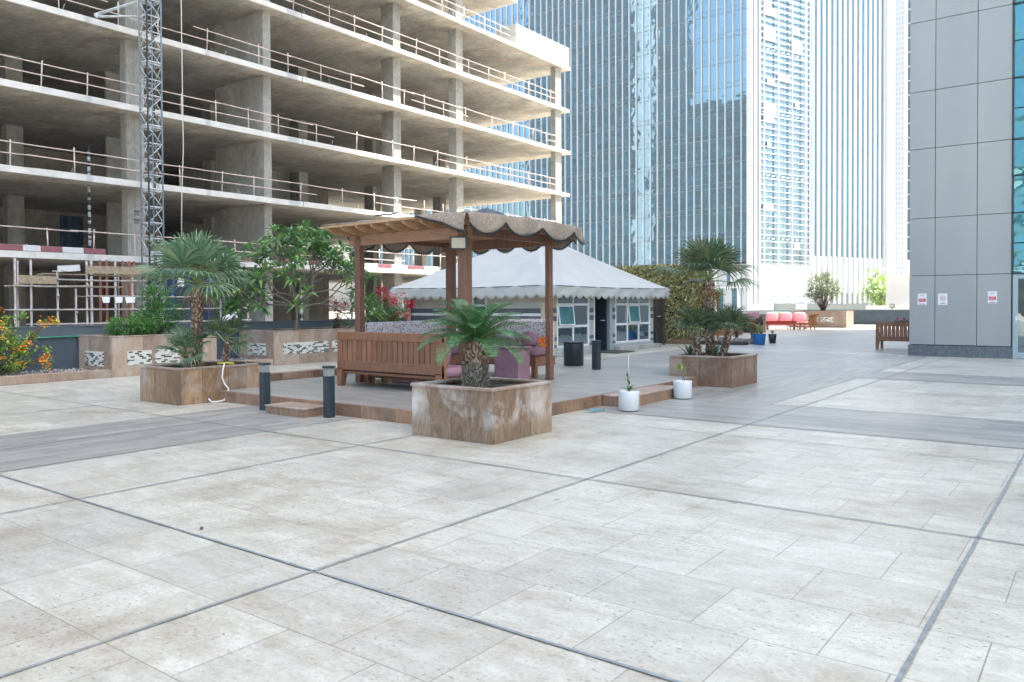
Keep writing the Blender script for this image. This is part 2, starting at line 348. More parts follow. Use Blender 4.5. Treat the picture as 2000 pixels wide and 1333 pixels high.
    def leaf(s,p,d,up_,L,w,m,fold=.25,droop=.15):
        p=Vector(p);d=Vector(d).normalized();up_=Vector(up_)
        sd_=d.cross(up_); 
        if sd_.length<1e-4: sd_=d.cross(Vector((1,0,.1)))
        sd_.normalize();u=sd_.cross(d)
        a=p; b=p+d*L*.5; c=p+d*L-Vector((0,0,1))*L*droop
        e=u*w*fold
        s.add([a,b+sd_*w/2+e,b,b-sd_*w/2+e,c],[(0,1,2),(0,2,3),(1,4,2),(2,4,3)],m)
    def build(s,name,parent=None,kind=None,label=None,cat=None,group=None):
        me=D.meshes.new(name); me.from_pydata([tuple(v) for v in s.v],[],s.f)
        for n_ in s.mats: me.materials.append(M[n_])
        me.polygons.foreach_set('material_index',s.mi); me.polygons.foreach_set('use_smooth',s.sm); me.update()
        o=D.objects.new(name,me); COL.objects.link(o)
        if parent is not None: o.parent=parent
        tag(o,label,cat,group,kind); return o
def tag(o,label=None,cat=None,group=None,kind=None):
    if label:o['label']=label
    if cat:o['category']=cat
    if group:o['group']=group
    if kind:o['kind']=kind
def thing(name,label,cat,loc=(0,0,0),group=None,rz=0):
    o=D.objects.new(name,None); COL.objects.link(o); o.location=loc; o.rotation_euler=(0,0,rz); o.empty_display_size=.2
    tag(o,label,cat,group); return o
def copy_tree(root,loc,rz=0,label=None,parent=None):
    c=root.copy(); COL.objects.link(c); c.location=loc; c.rotation_euler=(0,0,rz)
    if label:c['label']=label
    for ch in list(root.children):
        d=ch.copy(); COL.objects.link(d); d.parent=c
        for g in list(ch.children): e=g.copy(); COL.objects.link(e); e.parent=d
    return c
def local(loc):  # part geometry written in world space, shifted to the thing's base
    return Vector(loc)
def part(mb,name,t,**k):
    lx,ly,lz=t.location; mb.v=[(x-lx,y-ly,z-lz) for x,y,z in mb.v]; return mb.build(name,t,**k)
# ================================================================ setting
def sheet(name,x0,x1,y0,y1,z,m,kind='structure'):
    b=MB(); b.add([(x0,y0,z),(x1,y0,z),(x1,y1,z),(x0,y1,z)],[(0,1,2,3)],m); return b.build(name,kind=kind)
sheet('ground',-1200,1200,-600,1600,-8,'bounce_sand')
b=MB(); b.box((-18.5,-14,-8),(60,61.3,0),'travertine'); b.build('terrace_floor',kind='structure')
Z1,Z2=.004,.008
sheet('path',-10.35,-8.05,-14,7.22,Z1,'plank_y')
sheet('path',-6.02,60,9.62,11.85,Z1,'plank_x')
sheet('path',-6.02,-4.05,11.85,25,Z1,'plank_y')
sheet('path',-4.05,60,16.95,18.9,Z1,'plank_x')
sheet('path',-11.4,-4.05,25,60,Z1,'pale_plank')
sheet('path',-11.4,-6.02,16.6,25,Z1,'plank_x')
b=MB()
jr=random.Random(3)
def joint(x0,y0,x1,y1,w):
    # sealant line with slightly wavering edges
    n=max(2,int(math.hypot(x1-x0,y1-y0)/.25)); L=math.hypot(x1-x0,y1-y0); dx,dy=(x1-x0)/L,(y1-y0)/L; vs=[]
    for i in range(n+1):
        t=i/n*L
        for s_ in (-1,1):
            q=s_*(w/2+jr.uniform(-.0025,.003)); vs.append((x0+dx*t-dy*q,y0+dy*t+dx*q,Z2))
    b.add(vs,[(2*i,2*i+2,2*i+3,2*i+1) for i in range(n)],'joint_dark')
for x,w in ((-.66,.02),(-3.58,.014),(-6.42,.02),(-9.34,.02),(-12.3,.02),(-15.2,.02),(2.26,.024),(5.2,.024)):
    joint(x,-12,x,7.2 if x<-6 else 24.9,w)
for y in (-3,-.04,2.88,5.8,8.72):
    joint(-16.8 if y<7 else -5.9,y,20,y,.017 if y<6 else .014)
for y in (14.6,21.2): joint(-4,y,-2 if y>20 else 20,y,.018)
for y in (30,36,42,48,54): joint(-14,y,-4.7,y,.02)
b.build('floor_joint',kind='structure')
# raised deck with sandstone risers
b=MB(); b.box((-11.9,7.26,.001),(-6.06,16.6,.15),'deck_plank'); b.build('deck_platform',kind='structure')
b=MB()
# risers and nosings round the deck, with stone slabs
def riser_x(x0,x1,y,z0,z1,th=.04,n=.62,face=-1):
    k_=max(1,round(abs(x1-x0)/n)); L=(x1-x0)/k_
    for i in range(k_): b.box((x0+L*i+.003,y,z0),(x0+L*(i+1)-.003,y+th,z1),'sandstone_red')
def riser_y(y0,y1,x,z0,z1,th=.04,n=.62):
    k_=max(1,round(abs(y1-y0)/n)); L=(y1-y0)/k_
    for i in range(k_): b.box((x,y0+L*i+.003,z0),(x+th,y0+L*(i+1)-.003,z1),'sandstone_red')
riser_x(-11.27,-6.02,7.22,.001,.17); riser_y(7.26,16.6,-6.06,.001,.17)
b.box((-11.9,7.262,.15),(-6.062,16.6,.168),'deck_plank')
# back kerb, a little higher than the deck
for i in range(12): b.box((-12.12,8.2+i*.7,.001),(-11.9,8.2+i*.7+.694,.30),'sandstone_red')
b.build('deck_edge',kind='structure')
def stepblock(x0,y0,x1,y1,z,label):
    t=thing('step',label,'step',((x0+x1)/2,(y0+y1)/2,0))
    c=MB(); c.rbox((x0,y0,.001),(x1,y1,z-.02),'sandstone_red',.004); part(c,'riser',t)
    c=MB(); c.rbox((x0-.008,y0-.008,z-.02),(x1+.008,y1+.0,z),'stone_rim',.004); part(c,'tread',t)
stepblock(-9.45,6.78,-8.62,7.215,.125,'low stone step in front of the deck between the two lantern bollards')
stepblock(-6.015,10.2,-5.56,12.0,.165,'brown stone step beside the deck behind the white plant pot')

# ================================================================ unfinished building
ST=3.68; FX=-38
ub=thing('unfinished_building','bare concrete frame of an unfinished building with open floors and guard rails','building',(-50,30,-8))
YJ=30.04
def zb(k): return 3.72+ST*(k-1)   # underside of slab k (1 = lowest seen)
for k_ in range(-1,9):
    z=zb(k_); yend=59 if k_<=6 else 51.4
    for (y0,y1,dx) in ((-14,YJ-.02,0),(YJ+.02,41.3,0.03),(41.3,yend,-.05 if k_%2 else .06)):
        c=MB(); c.box((-60,y0,z),(FX-.12+dx,y1,z+.27),'concrete'); s_=part(c,'slab',ub)
        e=MB()
        n=max(1,round((y1-y0)/2.4)); L=(y1-y0)/n; rr=random.Random(k_*7+int(y0))
        for i in range(n):
            q=rr.uniform(-.012,.012); e.box((FX-.12+dx,y0+L*i,z-.028+rr.uniform(0,.012)),(FX+dx+q,y0+L*(i+1)-.004,z+.271+rr.uniform(-.01,.01)),'fascia')
        if y1==yend: e.box((-60,y1,z+.001),(FX+dx-.02,y1+.05,z+.268),'fascia')
        e.v=[(x+50,y-30,zz+8) for x,y,zz in e.v]; e.build('slab_edge',s_)
# columns: (y0,y1,x_front,x_back)
cols=[(-8,-7.3,-38.6,-41),(3.0,3.7,-38.6,-41),(12.0,12.6,-39.2,-41.6),(20.0,20.9,-38.9,-39.5),(27.9,28.42,-38.8,-43.6),(38.4,39.1,-38.95,-40.1),(44.9,45.7,-38.95,-39.7),(57.2,58.1,-38.3,-38.8)]
inner=[(3,3.7,-46,-47.2),(12,12.7,-46,-47),(17.3,18.1,-46,-46.6),(29.7,30.6,-47,-48),(24.5,25.2,-46,-47),(36,36.8,-46,-47),(44,44.8,-47,-48),(52,52.7,-47,-47.9),(57,57.8,-54,-55)]
for k_ in range(-1,8):
    z0=zb(k_)+.271; z1=zb(k_+1)-.001
    for (y0,y1,xa,xb_) in cols+inner:
        if k_>=6 and y0>51: continue
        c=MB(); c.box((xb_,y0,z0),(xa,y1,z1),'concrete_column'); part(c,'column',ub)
    # rear and core walls
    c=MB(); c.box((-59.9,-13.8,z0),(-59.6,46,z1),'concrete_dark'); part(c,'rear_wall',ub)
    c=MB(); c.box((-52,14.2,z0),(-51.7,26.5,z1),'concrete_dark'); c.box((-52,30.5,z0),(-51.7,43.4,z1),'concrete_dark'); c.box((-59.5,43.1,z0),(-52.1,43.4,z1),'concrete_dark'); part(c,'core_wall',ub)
    if k_ in (1,2,3): 
        c=MB(); c.box((-47.4,33,z0),(-47.1,36,z1),'concrete_column'); part(c,'partition_wall',ub); c=MB(); c.box((-45.2,22,z0),(-45,25,z1),'concrete_column'); part(c,'partition_wall',ub)
# roof-end parapet
c=MB(); c.box((-40,51.2,zb(6)+.272),(FX-.02,58.95,24.05),'fascia'); part(c,'parapet',ub)
# guard rails
gr=random.Random(11)
for k_ in range(1,8):
    z=zb(k_)+.27; c=MB(); y=-13; yend=57 if k_<6 else 50.5
    mname='rail_paint'
    ys=[]
    while y<yend:
        h=gr.uniform(1.1,1.22); ln=gr.uniform(-.04,.04)
        c.tube([(FX-.22,y,z),(FX-.22+ln,y+gr.uniform(-.05,.05),z+h)],.032,mname,6); ys.append(y); y+=gr.choice((2.0,2.4,2.7,3.2))
    for hh,skip in ((1.05,.04),(.55,.16)):
        y=-13
        while y<yend:
            L=gr.uniform(4.5,6.2); y2=min(y+L,yend); dz=gr.uniform(-.035,.035)
            if gr.random()>skip:
                mid=(y+y2)/2
                c.tube([(FX-.18,y-.25,z+hh+dz),(FX-.18,mid,z+hh-gr.uniform(0,.03)),(FX-.18,y2+.1,z+hh-dz)],.028,mname,6)
            y=y2
    part(c,'guard_rail',ub)
# red and white kick boards on the lowest visible floor
z=zb(1)+.272
def boards(y,seq):
    for nm,L in seq:
        c=MB(); c.rbox((FX-.1,y,z),(FX+.02,y+L-.02,z+.26),nm,.02); part(c,'kick_board',ub); y+=L
boards(12.6,[('red_board',2.27),('white_board',.75),('red_board',.9),('white_board',.95),('red_board',1.0)])
boards(24.8,[('white_board',1.0),('red_board',1.0),('white_board',1.2),('red_board',1.1),('white_board',1.3),('red_board',1.0),('white_board',1.4),('red_board',1.2),('white_board',2),('red_board',1.2),('white_board',1.5),('red_board',1.6),('white_board',1.6)])
# starter bars, props and clutter on the floors
c=MB()
for i in range(46):
    k_=gr.randint(1,6); y=gr.uniform(8,56); z=zb(k_)+.27
    c.tube([(FX-.14,y,z),(FX-.14+gr.uniform(-.1,.1),y+gr.uniform(-.15,.15),z+gr.uniform(.2,.42))],.012,'steel_light',4)
part(c,'starter_bars',ub)
# stencilled marks on the column by the mast
for i,(dz) in enumerate((2.05,1.62)):
    c=MB(); z0=zb(1)+.27+dz
    for r_ in range(4):
        c.box((-38.49,20.12+r_*.07,z0),(-38.486,20.15+r_*.07,z0+.26),'black_print')
    c.box((-38.49,20.1,z0+.2),(-38.486,20.42,z0+.235),'black_print'); part(c,'stencil_mark',ub)
# white hoist guide with blue markings (striped pole) inside
def striped_pole(x,y,z0,z1,label):
    t=thing('striped_pole',label,'pole',(x,y,z0)); c=MB(); c.tube([(x,y,z0),(x,y,z1)],.05,'black_print',8); part(c,'pole',t)
    rr=random.Random(int(y*9)); z=z0+.1
    while z<z1-.3:
        c=MB(); h=rr.uniform(.08,.3); c.tube([(x,y,z),(x,y,z+h)],.075,'pod_grey',8); z+=h+rr.uniform(.05,.3); part(c,'white_band',t)
striped_pole(-39.4,18.38,zb(1)+.28,9.3,'black and white banded pole on the open floor left of the lattice mast')
striped_pole(-37.3,29.25,-8,2.7,'white banded pole behind the frangipani trunk below the first floor')
striped_pole(-37.3,33.1,-8,6.2,'tall white banded pole beside the left pergola post')
# blue netting panels deep inside
for (y,k_,w,h) in ((21.6,1,1.3,3.0),(19.6,3,2.6,1.6),(44.2,1,1.8,2.4)):
    t=thing('blue_sheet','blue plastic sheeting inside the %s'%({21.6:'lowest open floor at the far left',19.6:'third open floor at the far left',44.2:'lowest open floor behind the pergola'}[y]),'sheeting',(-50,y,zb(k_)+.3))
    c=MB(); n=8
    vs=[];fs=[]
    for i in range(n+1):
        for j in (0,1): vs.append((-50+.12*math.sin(i*1.9),y+w*i/n,zb(k_)+.3+h*j))
    fs=[(2*i,2*i+2,2*i+3,2*i+1) for i in range(n)]; c.add(vs,fs,'blue_panel',True); part(c,'sheet',t)

# ---- lattice mast
t=thing('lattice_mast','tall blue grey steel lattice mast standing against the concrete frame','mast',(-36.4,19.9,-8))
cx,cy,hw=-36.55,19.98,.35
b=MB()
for sx in(-1,1):
    for sy in(-1,1): b.tube([(cx+sx*hw,cy+sy*hw,-8),(cx+sx*hw,cy+sy*hw,34)],.045,'steel_blue' if sy*sx>0 else 'dark_metal',6)
b.tube([(cx+hw,cy-.12,-8),(cx+hw,cy-.12,34)],.035,'steel_blue',6)
part(b,'mast_chords',t)
b=MB(); z=-8
while z<33:
    P_=[(cx-hw,cy-hw),(cx+hw,cy-hw),(cx+hw,cy+hw),(cx-hw,cy+hw)]
    for i in range(4):
        p,q=P_[i],P_[(i+1)%4]; b.tube([(*p,z),(*q,z)],.032,'steel_light',5)
        b.tube([(*p,z),(*q,z+.75)] if int(z*2)%2 else [(*q,z),(*p,z+.75)],.022,'steel_light',5)
    z+=.75
    if abs((z+8)%3)<.1:
        for i in range(4): p,q=P_[i],P_[(i+1)%4]; b.tube([(*p,z+.1),(*q,z+.1)],.04,'steel_light',5)
part(b,'mast_bracing',t)
b=MB()
zt=zb(4)+.45
for dz in(0,.75):
    for dy in(-.3,.45): b.tube([(cx-.4,cy-hw+.1,zt+dz+.15),(cx-1.5,cy-hw-1.4+dy*.2,zt+dz*.15-.05)],.045,'steel_light',6)
b.tube([(cx-.4,cy-hw,zt-.1),(cx-.4,cy-hw,zt+1.1)],.05,'steel_light',6); b.tube([(cx-.9,cy-hw-.7,zt+.1),(cx-.9,cy-hw-.7,zt+.6)],.04,'steel_light',6)
b.ball((cx-1.5,cy-hw-1.4,zt),.14,'steel_light',8,5,.3)
part(b,'wall_tie',t)
t=thing('hoist_rope','pale hanging rope right of the lattice mast in front of the concrete floors','rope',(-36.3,21.4,4))
b=MB(); b.tube([(-36.3,21.4,34),(-36.3,21.42,20),(-36.3,21.46,9.2),(-36.3,21.36,7.2),(-36.3,21.3,4.2)],.028,'rope_white',6); part(b,'rope',t)

# ---- scaffold in front of the lowest level
SX=-34.5
t=thing('scaffold','tubular scaffold with timber platforms below the lattice mast','scaffold',(SX,18,-8))
b=MB(); sr=random.Random(5)
for y,zt in ((13.2,3.45),(13.78,3.42),(14.78,3.0),(15.95,3.45),(15.5,2.3),(16.15,1.6),(17.9,3.0),(22.25,2.9),(23.78,2.3)):
    for dx in ((0,-1.1) if y in (13.78,17.9,23.78) else (0,)): b.tube([(SX+dx,y+dx*.05,-8),(SX+dx,y+dx*.05,zt)],.045 if dx==0 else .035,'scaffold_steel',7)
    b.tube([(SX+.06,y,zt-1.05),(SX+.06,y,zt-.97)],.06,'scaffold_steel',7)
part(b,'standards',t)
b=MB()
for z,ya,yb,s_ in ((.1,14.0,23.7,1),(.82,14.0,23.8,1),(1.42,13.2,23.8,1),(1.98,16.0,23.8,1),(2.66,14.5,18.5,0),(2.38,13.2,16.0,0)):
    b.tube([(SX+.08,ya-.1,z),(SX+.06,(ya+yb)/2,z-.02),(SX+.08,yb+.1,z+.02)],.036,'scaffold_steel',6)
    b.tube([(SX-1.05,ya,z),(SX-1.05,yb,z)],.03,'scaffold_steel',6)
part(b,'ledgers',t)
b=MB()
for z,ya,yb,n_ in ((2.86,14.4,19.3,4),(2.36,13.2,14.75,4),(2.36,14.8,17.6,4)):
    for i in range(n_): b.box((SX-1.0+i*.26,ya+sr.uniform(-.15,.1),z),(SX-.78+i*.26,yb+sr.uniform(-.1,.15),z+.05),'plank_wood')
for z,ya,yb in ((2.94,15.9,19.6),(2.46,13.3,14.7)): b.box((SX+.1,ya,z),(SX+.13,yb,z+.33),'plank_wood')
part(b,'platform_boards',t)
t=thing('site_board','pale scuffed board propped on the upper scaffold platform','board',(SX-.4,15.3,2.92)); b=MB(); b.bar((SX+.1,14.75,3.08),(SX+.12,15.62,3.16),.06,.26,'white_board'); b.bar((SX+.04,14.8,3.0),(SX-.5,15.5,3.04),.5,.05,'gravel_mat'); part(b,'board',t)
# formwork props behind the scaffold
for i,(y,m_) in enumerate(((17.5,'scaffold_steel'),(17.9,'rust_form'),(18.2,'rust_form'),(18.6,'scaffold_steel'),(18.95,'rust_form'),(19.25,'rust_form'),(19.5,'rust_form'))):
    t=thing('steel_prop','rusty steel prop in the row of props under the first slab','prop',(-37.4,y,-8),'rusty props under the first slab'); b=MB(); b.tube([(-37.4,y,-8),(-37.4,y,3.7)],.06,m_,7); b.tube([(-37.4,y,.6),(-37.4,y,.75)],.09,m_,7); part(b,'tube',t)
# white sheets on the scaffold rail
for i,(y,w,l) in enumerate(((16.5,.34,'left one of the three white sheets hung on the scaffold rail'),(17.05,.34,'middle one of the three white sheets hung on the scaffold rail'),(17.5,.45,'right one of the three white sheets hung on the scaffold rail'))):
    t=thing('notice_sheet',l,'sheet',(SX+.13,y,1.6)); b=MB(); b.add([(SX+.13,y,1.95),(SX+.13,y+w,1.94),(SX+.17,y+w-.03,1.70),(SX+.16,y+.04,1.69)],[(0,1,2,3)],'paper'); o=part(b,'sheet',t)
    md=o.modifiers.new('solid','SOLIDIFY'); md.thickness=.006
# blue site cabins
def cabin(x0,y0,w,h,z,label):
    t=thing('site_cabin',label,'cabin',(x0,y0+w/2,z)); b=MB(); b.box((x0-1.6,y0,z),(x0,y0+w,z+h),'blue_panel'); part(b,'body',t)
    b=MB(); b.box((x0+.001,y0+w*.18,z+.1),(x0+.04,y0+w*.82,z+h-.25),'dark_metal'); part(b,'door',t)
    b=MB(); b.box((x0+.041,y0+w*.3,z+h-.9),(x0+.05,y0+w*.65,z+h-.5),'paper'); part(b,'notice',t)
cabin(-36.0,20.6,.95,11.4,-8,'tall dark blue hoist cabin behind the fan palm trunk')
cabin(-36.0,22.5,.9,11.0,-8,'blue hoist gate tower right of the fan palm trunk')
t=thing('debris_net','light blue plastic wrapped bundle on the right end of the scaffold','bundle',(SX,23.3,1.95)); b=MB(); b.cushion((SX-.5,23.1,2.3),(.4,.55,.36),'tent_canvas',.1,0); part(b,'wrap',t)
t=thing('debris_pile','white crumpled sheeting heaped on the lower right scaffold ledger','bundle',(SX,23.2,.82)); b=MB(); b.cushion((SX-.4,23.1,.98),(.3,.5,.15),'paper',.1,.1); b.cushion((SX-.4,23.3,1.15),(.2,.3,.1),'paper',.6,.2); part(b,'wrap',t)

# ================================================================ glass tower
TY=120; TX0=-44.0; TH=92; TB=-8
tw=thing('glass_tower','blue glass tower with thin white vertical fins','building',(TX0,TY,TB))
gl=random.Random(21)
b=MB(); fw_=1.3; nf=64; fl=3.9; z0_=8.2
for i in range(nf):
    xa=TX0-.4-i*fw_; xb_=xa-fw_
    z=z0_
    while z<TH:
        for hh in (.75,fl-.75):
            a=gl.uniform(-.0022,.0022); c=gl.uniform(-.003,.003)
            b.add([(xa,TY+a,z),(xb_,TY-a,z),(xb_,TY-a+c,z+hh-.03),(xa,TY+a+c,z+hh-.03)],[(0,1,2,3)],'tower_glass'); z+=hh
part(b,'glass_facade',tw)
b=MB(); z=z0_
while z<TH:
    b.box((TX0-.4-nf*fw_,TY-.0,z-.05),(TX0-.4,TY-.07,z+.02),'steel_blue'); b.box((TX0-.4-nf*fw_,TY,z+.72),(TX0-.4,TY-.05,z+.77),'steel_blue'); z+=fl
part(b,'floor_lines',tw)
b=MB()
for i in range(1,nf+1): b.box((TX0-.4-i*fw_-.055,TY-.05,z0_-.4),(TX0-.4-i*fw_+.055,TY-.27,TH),'pillar_white')
part(b,'vertical_fins',tw)
# core so nothing shows through
b=MB(); b.add([(TX0-.3,TY+.3,TB),(TX0-84,TY+.3,TB),(TX0-84,TY+60,TB),(TX0+12,TY+33,TB)]+[(TX0-.3,TY+.3,TH),(TX0-84,TY+.3,TH),(TX0-84,TY+60,TH),(TX0+12,TY+33,TH)],[(0,1,5,4),(1,2,6,5),(2,3,7,6),(3,0,4,7),(4,5,6,7)],'interior'); part(b,'core',tw)
# right face direction
dv=Vector((.358,.934,0)); nv=Vector((.934,-.358,0)); C0=Vector((TX0,TY,0))
def F(t_,z,o=0): return C0+dv*t_+nv*o+Vector((0,0,z))
def fbox(b,t0,t1,z0,z1,o0,o1,m_):
    c=(F((t0+t1)/2,(z0+z1)/2,(o0+o1)/2)); b.obox(c,dv*(t1-t0)/2,nv*(o1-o0)/2,Vector((0,0,(z1-z0)/2)),m_)
b=MB(); z=-2
while z<TH: b.box((TX0-.75,TY-.42,z),(TX0+.05,TY+.1,z+1.93),'pillar_white'); z+=1.95
part(b,'corner_pier',tw)
b=MB(); fbox(b,.3,1.25,-3,TH,-.2,.1,'grey_frame'); fbox(b,34,36,-3,TH,-.3,.6,'pillar_white'); part(b,'edge_piers',tw)
# windows behind screen
b=MB(); wr=random.Random(8)
z=z0_-.2
while z<TH:
    for (ta,tb) in ((1.3,5.0),(5.0,8.6),(8.6,12.0),(12.0,13.5)):
        n=3 if tb-ta>2 else 1
        for i in range(n):
            L=(tb-ta)/n; fbox(b,ta+L*i+.05,ta+L*(i+1)-.05,z+.05,z+.92,-.25,-.2,'side_glass' if wr.random()>.2 else 'tower_glass')
    z+=.98
part(b,'screen_windows',tw)
b=MB()
fbox(b,1.2,13.6,z0_-.6,TH,-.5,-.3,'pod_grey'); fbox(b,1.2,13.6,3.6,z0_-.6,-.5,-.3,'pillar_white'); fbox(b,1.2,13.6,-3,3.6,-.5,-.3,'pod_grey')
part(b,'screen_backing',tw)
b=MB(); z=-1.5; i=0
while z<TH:
    fbox(b,1.25,13.6,z,z+.12,.15,.28,'pillar_white'); z+=.98; i+=1
    if i%10==4 and z>z0_:
        for s_ in range(9): fbox(b,2+s_*1.15,2.6+s_*1.15,z-.55,z-.35,.1,.2,'steel_light')
for tt in (1.3,2.3,5.6,8.9,12.1,13.3): fbox(b,tt-.07,tt+.07,-2,TH,.16,.4,'pillar_white')
part(b,'white_screen',tw)
wr=random.Random(5)
for i in range(22):
    b=MB(); zz=z0_+2+wr.randint(0,70)*.98; tt=wr.choice((2.4,5.7,9.0)); fbox(b,tt+wr.uniform(0,1),tt+wr.uniform(1.6,3.1),zz,zz+.98*wr.choice((1,1,2)),.0,.12,'pillar_white'); part(b,'closed_shutter',tw)
# side glass and fins
b=MB()
fbox(b,13.6,34,z0_+1.2,TH,-.3,-.1,'side_glass'); fbox(b,13.6,34,3.4,z0_+1.2,-.3,-.1,'pillar_white'); fbox(b,13.6,34,-4,3.4,-.4,-.25,'pod_grey'); part(b,'side_wall',tw)
b=MB()
for i in range(15): tt=14.0+i*1.4; fbox(b,tt,tt+.42,-3.5,TH,-.1,.16,'fin_white')
part(b,'side_fins',tw)
# podium below the front face: two storeys with slit windows
b=MB(); b.box((TX0-84,TY-.1,-8),(TX0-.8,TY-.6,z0_-.45),'pod_grey'); part(b,'podium_wall',tw)
pr=random.Random(4)
for zz,h in ((4.6,2.3),(.9,3.2)):
    x=TX0-1.4
    while x>TX0-24:
        b=MB(); w=pr.choice((.5,.7,1.6)); b.box((x-w,TY-.6,zz),(x,TY-.66,zz+h),'tower_glass'); b.box((x-w-.05,TY-.6,zz+h),(x+.05,TY-.8,zz+h+.12),'pillar_white'); x-=w+pr.choice((.6,1.4,2.2)); part(b,'window',tw)
b=MB(); 
for i in range(20): b.box((TX0-2-i*3.9,TY-.6,-4),(TX0-1.6-i*3.9,TY-1.1,z0_-.5),'pillar_white')
b.box((TX0-84,TY-.6,4.0),(TX0-.8,TY-.9,4.3),'pillar_white'); b.box((TX0-84,TY-.6,-.5),(TX0-.8,TY-2,.6),'hoarding'); part(b,'podium_trim',tw)

# ---- white tower behind, teal block
k=NT('far_tower'); c_=k.coord(); sx=k.n('SeparateXYZ'); k.l(c_,sx.inputs[0]); cb=k.n('CombineXYZ'); k.l(sx.outputs[0],cb.inputs[0]); k.l(sx.outputs[2],cb.inputs[1])
br=k.n('TexBrick'); br.offset=0; br.inputs['Scale'].default_value=1; br.inputs['Brick Width'].default_value=.8; br.inputs['Row Height'].default_value=1.5; br.inputs['Mortar Size'].default_value=.24; br.inputs['Mortar Smooth'].default_value=0
for n_,c2 in (('Color1',(.3,.36,.42)),('Color2',(.42,.48,.53)),('Mortar',(.58,.61,.63))): br.inputs[n_].default_value=(*c2,1)
k.l(cb.outputs[0],br.inputs['Vector']); k.col(br.outputs['Color']); k.rough(.7); M['far_tower']=k.m
t=thing('white_tower','slim white tower with rows of tiny square windows','building',(-52,270,-8))
def rat(px): # image column -> x/y ratio
    return {1738:-.2036,1745:-.1998,1766:-.1884,1771:-.1857,1790:-.1755,1722:-.2125}[px]
yw=262
b=MB(); xa,xb_=rat(1738)*yw,rat(1766)*yw
b.box((xa,yw,8.5),(xb_,yw+12,150),'far_tower'); part(b,'wall',t)
b=MB(); b.box((xa-1,yw-2,7.0),(xb_+1.5,yw+12,8.5),'pod_grey'); b.box((xa,yw,-8),(xb_,yw+10,7),'pod_grey'); part(b,'base',t)
t=thing('teal_building','narrow teal glass block glimpsed left of the grey clad wall','building',(-33,200,-8))
b=MB(); y0=210; b.box((rat(1771)*y0,y0,12),(rat(1790)*y0+6,y0+20,150),'side_glass'); part(b,'glass_wall',t)
b=MB(); z=14
while z<148: b.box((rat(1771)*y0-.05,y0-.2,z),(rat(1790)*y0+6,y0-.02,z+.25),'pillar_white'); z+=3.4
part(b,'floor_lines',t)
# ---- city blocks behind the photographer, seen only as reflections
def block(x0,x1,y0,y1,h,m_,label,lines=True):
    t=thing('office_block',label,'building',((x0+x1)/2,(y0+y1)/2,-8)); b=MB(); b.box((x0,y0,-8),(x1,y1,h),m_); part(b,'walls',t)
    if lines:
        b=MB(); z=0
        while z<h: b.box((x0-.1,y1,z),(x1+.1,y1+.12,z+.5),'steel_blue'); z+=3.9
        part(b,'floor_bands',t)
block(-134,-80,-70,-24,72,'interior','dark glass office block standing behind the viewpoint')
block(-188,-140,-70,-20,150,'interior','tall dark glass office tower behind the viewpoint')
block(-139,-134.6,-26,-20,150,'pillar_white','slender white tower between two dark office blocks',False)
# hoardings, low blocks beyond the terrace
for (p0,p1,y0,z0,z1,m_,l) in ((-34.8,-21.5,95,-6,1.55,'hoard_grey','grey site hoarding beyond the far parapet'),(-29.5,-28.2,94.6,-6,1.5,'hoarding','small white hoarding panel in front of the grey hoarding'),(-35.2,-32.1,94.5,-6,1.55,'hoarding','wide white hoarding panel at the foot of the glass tower'),(-21.4,-12,93,-6,1.3,'hoarding','low white hoarding at the right of the grey hoarding'),(-20.2,-10,97,-6,4.8,'hoarding','tall white boundary wall left of the grey clad building')):
    t=thing('hoarding',l,'wall',((p0+p1)/2,y0,z0)); b=MB(); 
    n=max(2,int((p1-p0)/2.4)); L=(p1-p0)/n
    for i in range(n): b.box((p0+L*i+.02,y0,-8),(p0+L*(i+1)-.02,y0+.15,z1),m_)
    part(b,'panels',t)
# ================================================================ grey clad building (right)
t=thing('clad_building','grey metal clad building with stone base and teal glazing at the right edge','building',(15,42,0))
BX,BY=-4.60,25.1
b=MB(); b.box((BX+.06,BY+.06,.0),(45,53.2,150),'dark_gap'); part(b,'core',t)
xs=[BX,-3.94,-2.91,-2.10]; zs=[.325,2.29]; z=2.29; k_=0
while z<95: z+=1.63 if k_%2==0 else 1.97; zs.append(z); k_+=1
b=MB()
for i in range(len(zs)-1):
    for j in range(3):
        b.rbox((xs[j]+.006,BY,zs[i]+.006),(xs[j+1]-.006,BY+.05,zs[i+1]-.006),'alu_panel',.006)
    yy=BY+.06
    if i<34:
        for j in range(8): b.box((BX,BY+.06+j*3.5,zs[i]+.009),(BX+.05,BY+.06+j*3.5+3.48,zs[i+1]-.009),'alu_panel')
part(b,'wall_panels',t)
b=MB(); b.box((BX-.02,BY-.03,.003),(-2.08,BY+.05,.315),'granite'); b.box((BX-.02,BY+.05,.003),(BX+.05,53.2,.315),'granite'); part(b,'stone_base',t)
b=MB(); gg=random.Random(3)
for i in range(1,len(zs)-1):
    for (za,zb_) in ((zs[i],(zs[i]+zs[i+1])/2),((zs[i]+zs[i+1])/2,zs[i+1])):
        for j in range(6):
            xa=-2.06+j*1.5; a=gg.uniform(-.01,.01); b.add([(xa,BY+.02+a,za+.02),(xa+1.46,BY+.02-a,za+.02),(xa+1.46,BY+.02-a,zb_-.01),(xa,BY+.02+a,zb_-.01)],[(0,1,2,3)],'teal_glass')
part(b,'curtain_glazing',t)
b=MB()
for i in range(1,len(zs)-1):
    b.box((-2.09,BY-.03,zs[i]-.02),(7,BY+.04,zs[i]+.02),'dark_metal')
for j in range(6): b.box((-2.10+j*1.5,BY-.03,2.31),(-2.06+j*1.5,BY+.03,95),'dark_metal')
part(b,'glazing_bars',t)
b=MB(); x0=-2.07
